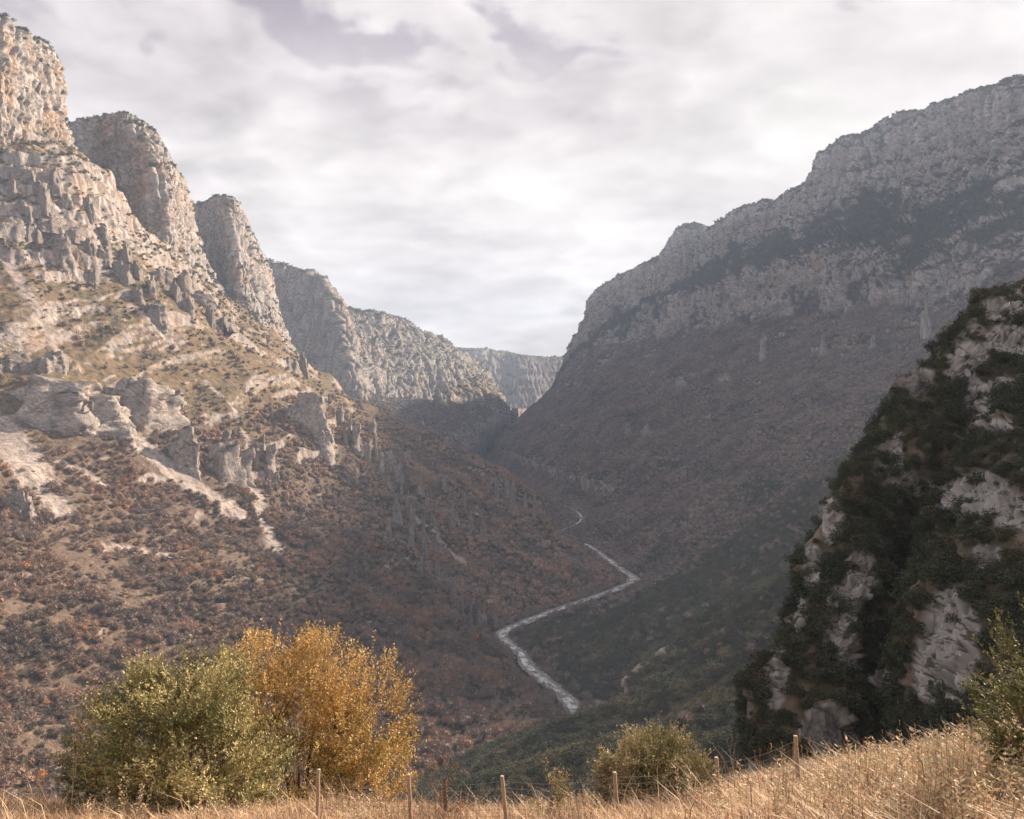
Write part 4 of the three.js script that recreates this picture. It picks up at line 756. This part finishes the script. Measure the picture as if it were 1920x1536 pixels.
console.log('rocks, crag shrubs', cragShrubs.length);

// ------------------------------------------------------------------ foreground bushes: branches, then leaves in sprays at their ends
function bush(name, label, px, d, width, height, seed, tones, leavesPer, sprays, leafLen, lobes, category = 'bush') {
  const r = rng(seed), x = (px - CX) / F * d, z = -d, y = groundY(x, z), g = new THREE.Group(); g.position.set(x, y, z);
  const wood = soup(), leaves = soup(), bark = [0.16, 0.12, 0.09];
  const L = lobes ?? [[0, 0.5, 0, 0.5, 0.5]];
  const total = L.reduce((s, l) => s + l[3] * l[4], 0);
  for (const [lx, ly, lz, lr, lh, toneA, toneB] of L) {
    const cx = lx * width, cy = ly * height, cz = lz * width, R = lr * width, H = lh * height, count = Math.round(sprays * lr * lh / total);
    limb(wood, [0, -0.3, 0], [cx * 0.7, Math.max(0.3, cy - H * 0.5), cz * 0.7], 0.07, 0.035, bark, 6);
    const clumps = Array.from({ length: Math.max(4, Math.round(count / 24)) }, () => ball(r));
    for (let k = 0; k < count; k++) {
      const cl = clumps[k % clumps.length], cq = Math.hypot(...cl) || 1, co = ball(r), b = [0, 1, 2].map((m) => cl[m] / cq + co[m] * 0.38), q = Math.hypot(...b) || 1, rough = 1 + 0.22 * fbm(b[0] / q * 2.2 + seed, b[1] / q * 2.2, b[2] / q * 2.2, 3) * 2, m = (0.62 + 0.42 * Math.sqrt(r())) * rough * (0.9 + 0.24 * Math.abs(cl[0] * 7.3 % 1));
      const c = [cx + b[0] / q * R * m, cy + b[1] / q * H * m, cz + b[2] / q * R * m]; if (c[1] < 0.05) continue;
      if (r() < 0.06) limb(wood, [cx * 0.8 + (c[0] - cx) * 0.25, cy * 0.8 + (c[1] - cy) * 0.25, cz * 0.8 + (c[2] - cz) * 0.25], c, 0.014, 0.004, bark, 3);
      const out = [b[0] / q + (r() - 0.5) * 0.7, b[1] / q * 0.6 + 0.75, b[2] / q + (r() - 0.5) * 0.7], sl = leafLen * (3 + 4 * r());
      const patch = fbm(c[0] * 0.9 + seed, c[1] * 0.9, c[2] * 0.9, 3), ta = tones[toneA ?? 0], tb = tones[toneB ?? 1], t = clamp(0.5 + 1.7 * patch + 0.5 * (r() - 0.5)), base = mixc(ta, tb, t);
      limb(wood, c, [c[0] + out[0] * sl, c[1] + out[1] * sl, c[2] + out[2] * sl], 0.004, 0.0015, bark, 3);
      for (let i = 0; i < leavesPer; i++) {
        const e = r(), a = r() * 6.28, p = [c[0] + out[0] * sl * e + (r() - 0.5) * leafLen, c[1] + out[1] * sl * e + (r() - 0.5) * leafLen, c[2] + out[2] * sl * e + (r() - 0.5) * leafLen];
        leaf(leaves, r, p, [out[0] * 0.5 + Math.cos(a), out[1] * 0.6 + (r() - 0.3), out[2] * 0.5 + Math.sin(a)], leafLen * (0.5 + r()), leafLen * (0.35 + 0.4 * r()), jit(r, base, 0.7));
      }
    }
  }
  part(fromSoup(leaves), mLeaf, 'crown', g); part(fromSoup(wood), mBark, 'branches', g);
  put(g, name, { label, category }); return g;
}
const green = [0.17, 0.18, 0.062], sage = [0.64, 0.55, 0.28], olive = [0.36, 0.31, 0.10], amber = [0.72, 0.51, 0.21], rustC = [0.52, 0.37, 0.16], cream = [0.60, 0.50, 0.30];
bush('green_bush', 'big sage-green bush in front at the lower left', 335, 20, 4.6, 4.15, 401, [green, sage, olive], 15, 4600, 0.078, [[0, 0.44, 0, 0.36, 0.40], [0.10, 0.70, -0.05, 0.24, 0.24], [-0.30, 0.46, 0.05, 0.22, 0.24], [0.28, 0.40, 0.1, 0.26, 0.34], [-0.2, 0.2, 0.12, 0.28, 0.2], [0.2, 0.15, 0.2, 0.28, 0.2], [-0.08, 0.66, 0, 0.24, 0.22]]);
bush('orange_bush', 'big amber-orange bush right of the green bush', 560, 24.5, 5.7, 5.6, 402, [rustC, amber, olive], 15, 4700, 0.080, [[0, 0.48, 0, 0.36, 0.38], [-0.18, 0.72, 0, 0.24, 0.24, 0, 1], [0.12, 0.74, -0.05, 0.22, 0.22, 0, 1], [0.30, 0.58, 0, 0.24, 0.3, 0, 1], [-0.32, 0.52, 0, 0.22, 0.3, 2, 1], [0.34, 0.30, 0.05, 0.22, 0.28, 2, 1], [0.05, 0.25, 0.2, 0.3, 0.24, 2, 0]]);
bush('rounded_bush', 'rounded pale-leaved bush behind the wire fence', 1225, 19.5, 2.3, 1.9, 403, [green, cream, olive], 14, 2300, 0.06, [[0, 0.42, 0, 0.42, 0.42], [0.02, 0.72, 0, 0.26, 0.26], [0.26, 0.34, 0, 0.26, 0.32], [-0.26, 0.36, 0, 0.26, 0.34]]);
bush('leafy_sapling', 'small leafy sapling by the fence in the middle', 1030, 17.2, 0.62, 1.12, 404, [olive, cream, olive], 10, 150, 0.05, [[0, 0.45, 0, 0.32, 0.4], [0.12, 0.8, 0, 0.18, 0.2], [-0.2, 0.3, 0, 0.2, 0.25]]);
bush('reddish_sapling', 'thin reddish half-bare sapling left of the middle fence post', 838, 18.5, 0.8, 2.1, 405, [[0.25, 0.14, 0.075], [0.38, 0.22, 0.11], olive], 5, 130, 0.045, [[0, 0.35, 0, 0.34, 0.35], [-0.1, 0.7, 0, 0.2, 0.28]]);
bush('glossy_shrub', 'glossy green shrub at the right edge of the frame', 1925, 9.6, 1.2, 2.2, 406, [[0.10, 0.12, 0.04], [0.42, 0.40, 0.17], olive], 12, 1100, 0.045, [[0.02, 0.56, 0, 0.40, 0.36], [0.22, 0.80, 0, 0.28, 0.24], [0.3, 0.4, 0, 0.3, 0.3]], 'shrub');

// ------------------------------------------------------------------ dry meadow: grass, pale weeds, stems
const grassShape = (seed, blades, h, spread, bend) => {
  const r = rng(seed), s = soup();
  for (let k = 0; k < blades; k++) {
    const a = r() * 6.28, q = spread * Math.sqrt(r()), b = [Math.cos(a) * q, -0.05, Math.sin(a) * q], hh = h * (0.5 + 0.6 * r()), la = r() * 6.28, le = bend * (0.2 + r()) + 0.15, w = 0.0035 + 0.003 * r(), c = jit(r, white, 0.5);
    const m = [b[0] + Math.cos(la) * le * hh * 0.3, hh * 0.6, b[2] + Math.sin(la) * le * hh * 0.3], t = [b[0] + Math.cos(la) * le * hh, hh * (1 - 0.25 * le), b[2] + Math.sin(la) * le * hh], dx = -Math.sin(la) * w, dz = Math.cos(la) * w, nn = [Math.cos(la) * 0.7, 0.7, Math.sin(la) * 0.7];
    tri(s, [b[0] - dx, b[1], b[2] - dz], [b[0] + dx, b[1], b[2] + dz], [m[0] + dx, m[1], m[2] + dz], c, nn); tri(s, [b[0] - dx, b[1], b[2] - dz], [m[0] + dx, m[1], m[2] + dz], [m[0] - dx, m[1], m[2] - dz], c, nn); tri(s, [m[0] - dx, m[1], m[2] - dz], [m[0] + dx, m[1], m[2] + dz], t, c, nn);
    if (r() < 0.3) for (let i = 0; i < 5; i++) leaf(s, r, [t[0], t[1] - i * 0.018, t[2]], [r() - 0.5, r() + 0.3, r() - 0.5], 0.03, 0.011, jit(r, [1.1, 0.95, 0.75], 0.4));
  }
  return fromSoup(s);
};
{
  const kinds = [[1, 46, 0.40, 0.22, 0.5], [2, 40, 0.52, 0.2, 0.7], [3, 50, 0.32, 0.26, 0.9], [4, 9, 0.85, 0.3, 0.55]].map((k) => grassShape(...k)), r = rng(500), lists = [[], [], [], []];
  for (let k = 0; k < 15000; k++) {
    const d = 3.2 + 19.5 * Math.sqrt(r()), x = (r() * 1.9 - 0.95) * d * 0.85, z = -d, y = groundY(x, z); const [px, py] = toPixel(x, y + 0.5, z); if (py > 1640 || px < -150 || px > 2100) continue;
    const f = fbm(x / 2, 3, z / 2, 3); lists[r() < 0.06 ? 3 : Math.floor(r() * 3)].push({ x, y, z, s: (0.7 + 0.6 * r()) * (1 + 0.5 * f), c: mixc([0.74, 0.56, 0.37], [0.25, 0.155, 0.095], clamp(0.42 + 2.3 * f + 1.2 * (r() - 0.5))), t: r() * 6.28 });
  }
  lists.forEach((l, k) => { const im = new THREE.InstancedMesh(kinds[k], mLeaf, l.length); l.forEach((q, i) => { im.setMatrixAt(i, M4.compose(new THREE.Vector3(q.x, q.y, q.z), Q.setFromAxisAngle(UP, q.t), new THREE.Vector3(q.s, q.s, q.s))); im.setColorAt(i, col3.setRGB(...q.c)); }); put(shade(im), 'dry_grass', { kind: 'stuff', label: 'tall straw-coloured dry grass of the meadow', category: 'grass' }); });
}
// pale felted weeds: upright stems with pairs of drooping leaves
function weedShape(seed) {
  const r = rng(seed), leaves = soup(), stems = soup();
  for (let k = 0; k < 11; k++) {
    const a = r() * 6.28, q = 0.16 * Math.sqrt(r()), h = 0.42 + 0.40 * r(), b = [Math.cos(a) * q, -0.04, Math.sin(a) * q], t = [b[0] * 1.9 + (r() - 0.5) * 0.1, h, b[2] * 1.9 + (r() - 0.5) * 0.1]; limb(stems, b, t, 0.004, 0.002, [0.30, 0.20, 0.11], 4);
    for (let i = 0; i < 13; i++) { const e = 0.25 + 0.75 * (i + 0.5) / 13, u = i * 1.57 + a; for (const o of [0, Math.PI]) leaf(leaves, r, b.map((w, m) => mix(w, t[m], e)), [Math.cos(u + o), 0.35 + 0.5 * e - 0.5 * r(), Math.sin(u + o)], 0.062 * (0.5 + 0.8 * r()), 0.022, jit(r, [0.66, 0.54, 0.36], 0.7)); }
  }
  return { crown: fromSoup(leaves), stems: fromSoup(stems) };
}
{
  const kinds = [1, 2, 3, 4].map((k) => weedShape(600 + k)), r = rng(601);
  const spots = []; for (let k = 0; k < 900 && spots.length < 170; k++) { const px = 1240 + 700 * Math.sqrt(r()), d = 5.5 + 12 * r(), x = (px - CX) / F * d, z = -d; const [, py] = toPixel(x, groundY(x, z) + 0.3, z); if (py > 1290 && py < 1560 && fbm(x / 2.2 + 3, 1, z / 2.2, 2) > -0.08) spots.push([x, z]); }
  for (const px of [640, 665, 690, 705, 735, 560, 520, 480, 975, 1010, 1085, 1110, 240, 180, 60, 30, 400, 440]) { const d = 16 + 2 * r(); spots.push([(px - CX) / F * d, -d]); }
  spots.forEach(([x, z], i) => {
    const g = new THREE.Group(), k = kinds[i % 4], s = 0.6 + 0.8 * r(); g.position.set(x, groundY(x, z), z); g.rotation.y = r() * 6.28; g.scale.setScalar(s); part(k.crown, mLeaf, 'leaves', g); part(k.stems, mBark, 'stems', g);
    put(g, 'pale_weed', { label: 'pale cream-leaved weed clump in the dry meadow', category: 'weed', group: 'pale weeds in the meadow' });
  });
  // dead stems: bare branching stalks
  const stalk = (px, d, h, label, spread, seedHeads) => {
    const q = rng(Math.round(px * 3 + d)), s = soup(), heads = soup(), x = (px - CX) / F * d, z = -d, g = new THREE.Group(), tone = [0.34, 0.24, 0.16]; g.position.set(x, groundY(x, z), z);
    const grow = (a, dir, len, rad, n) => { const b = a.map((w, k) => w + dir[k] * len); limb(s, a, b, rad, rad * 0.6, tone, 4); if (seedHeads && n < 2) for (let i = 0; i < 3; i++) leaf(heads, q, b, [q() - 0.5, q(), q() - 0.5], 0.03, 0.015, jit(q, seedHeads, 0.4)); if (n > 0) for (let i = 0; i < 2; i++) { const e = dir.map((w) => w + (q() - 0.5) * spread), l = Math.hypot(...e); grow(b, e.map((w) => w / l), len * (0.6 + 0.3 * q()), rad * 0.6, n - 1); } };
    grow([0, -0.1, 0], [0.12 * (q() - 0.5), 1, 0], h * 0.4, 0.009, 3); part(fromSoup(s), mBark, 'stem', g); if (heads.p.length) part(fromSoup(heads), mLeaf, 'leaves', g); put(g, 'dry_stalk', { label, category: 'stalk' });
  };
  stalk(893, 17, 1.2, 'forked bare stalk left of the middle fence post', 0.6); stalk(1465, 11, 1.15, 'left of two thin upright stalks before the grey rock', 0.12, [0.25, 0.24, 0.08]); stalk(1480, 11.4, 1.2, 'right of two thin upright stalks before the grey rock', 0.12, [0.25, 0.24, 0.08]);
  stalk(1385, 15, 1.5, 'leafy wand-like stalk right of the rounded bush', 0.5, [0.28, 0.25, 0.09]); stalk(1428, 14, 1.2, 'tall reddish stalk left of the bent fence post', 0.5, [0.3, 0.17, 0.09]); stalk(1790, 8.5, 1.1, 'pale arching bare twig below the glossy shrub', 1.1); stalk(1850, 8.0, 1.3, 'pale bare twig crossing in front of the glossy shrub', 1.1); stalk(130, 17, 2.0, 'thin upright stick at the left of the green bush', 0.25); stalk(1340, 16.5, 1.1, 'brown stalk beside the fence post at the rounded bush', 0.5, [0.3, 0.2, 0.1]); stalk(815, 17.5, 1.3, 'bare twiggy stalk near the reddish sapling', 0.7);
}
// ------------------------------------------------------------------ the wire fence: six crooked posts, strands and stays
{
  const g = new THREE.Group(); const r = rng(700), mPost = new THREE.MeshStandardMaterial({ vertexColors: true, roughness: 0.95, bumpMap: nearBump, bumpScale: 0.004 }), mWire = new THREE.MeshStandardMaterial({ color: 0x8d8a86, roughness: 0.5, metalness: 0.7 });
  const posts = [[597, 1443, 16.6, -0.02], [766, 1452, 16.3, 0.05], [941, 1455, 15.8, 0.10], [1152, 1448, 16.0, 0.07], [1343, 1420, 16.4, 0.05], [1491, 1380, 15.2, 0.08]].map(([px, py, d, lean]) => { const [x, y, z] = at(px, py, d), gy = groundY(x, z); return { x, z, top: y, base: gy - 0.25, lean, gy }; });
  const p0 = posts[0]; g.position.set(0, p0.gy, 0);
  posts.forEach((p, i) => {
    const h = p.top - p.base, pts = [], s = soup(); let prev = null;
    for (let k = 0; k <= 9; k++) { const e = k / 9, q = [p.x + p.lean * (1 - e) * h + 0.018 * n3(k * 0.7, i * 5, 1), p.base + h * e - p0.gy, p.z + 0.018 * n3(k * 0.7, i * 5, 9)], rad = 0.048 - 0.010 * e + 0.006 * n3(k * 1.3, i, 4); if (prev) limb(s, prev.q, q, prev.rad, rad, jit(r, [0.36, 0.27, 0.20], 0.25), 9); prev = { q, rad }; }
    const c = prev.q; for (let k = 0; k < 9; k++) { const a = k / 9 * 6.283, b = (k + 1) / 9 * 6.283; tri(s, [c[0], c[1] + 0.012, c[2]], [c[0] + Math.cos(b) * prev.rad, c[1], c[2] + Math.sin(b) * prev.rad], [c[0] + Math.cos(a) * prev.rad, c[1], c[2] + Math.sin(a) * prev.rad], [0.5, 0.42, 0.33], [0, 1, 0]); }
    part(fromSoup(s), mPost, 'post', g); p.at = (y) => { const e = (y - p.base) / h; return [p.x + p.lean * (1 - e) * h, y - p0.gy, p.z]; };
  });
  for (let i = 0; i < posts.length - 1; i++) {
    const a = posts[i], b = posts[i + 1], s = soup(), grey = [1, 1, 1];
    const strand = (k, t) => { const ya = a.top - 0.12 - k * 0.135, yb = b.top - 0.12 - k * 0.135, A = a.at(ya), B = b.at(yb), q = A.map((w, m) => mix(w, B[m], t)); q[1] -= 0.10 * Math.sin(Math.PI * t) * (1 - k * 0.1); q[2] -= 0.05; return q; };
    for (let k = 0; k < 7; k++) { const w = soup(); for (let m = 0; m < 10; m++) limb(w, strand(k, m / 10), strand(k, (m + 1) / 10), 0.004, 0.004, grey, 4); part(fromSoup(w), mWire, 'wire', g); }
    const n = Math.round(Math.hypot(a.x - b.x, a.z - b.z) / 0.13); for (let m = 1; m < n; m++) for (let k = 0; k < 6; k++) limb(s, strand(k, m / n), strand(k + 1, m / n), 0.003, 0.003, grey, 3); part(fromSoup(s), mWire, 'stay_wires', g);
  }
  put(g, 'wire_fence', { label: 'sagging wire mesh fence on crooked wooden posts along the meadow edge', category: 'fence' });
}
console.log('done');
renderer.render(scene, camera);
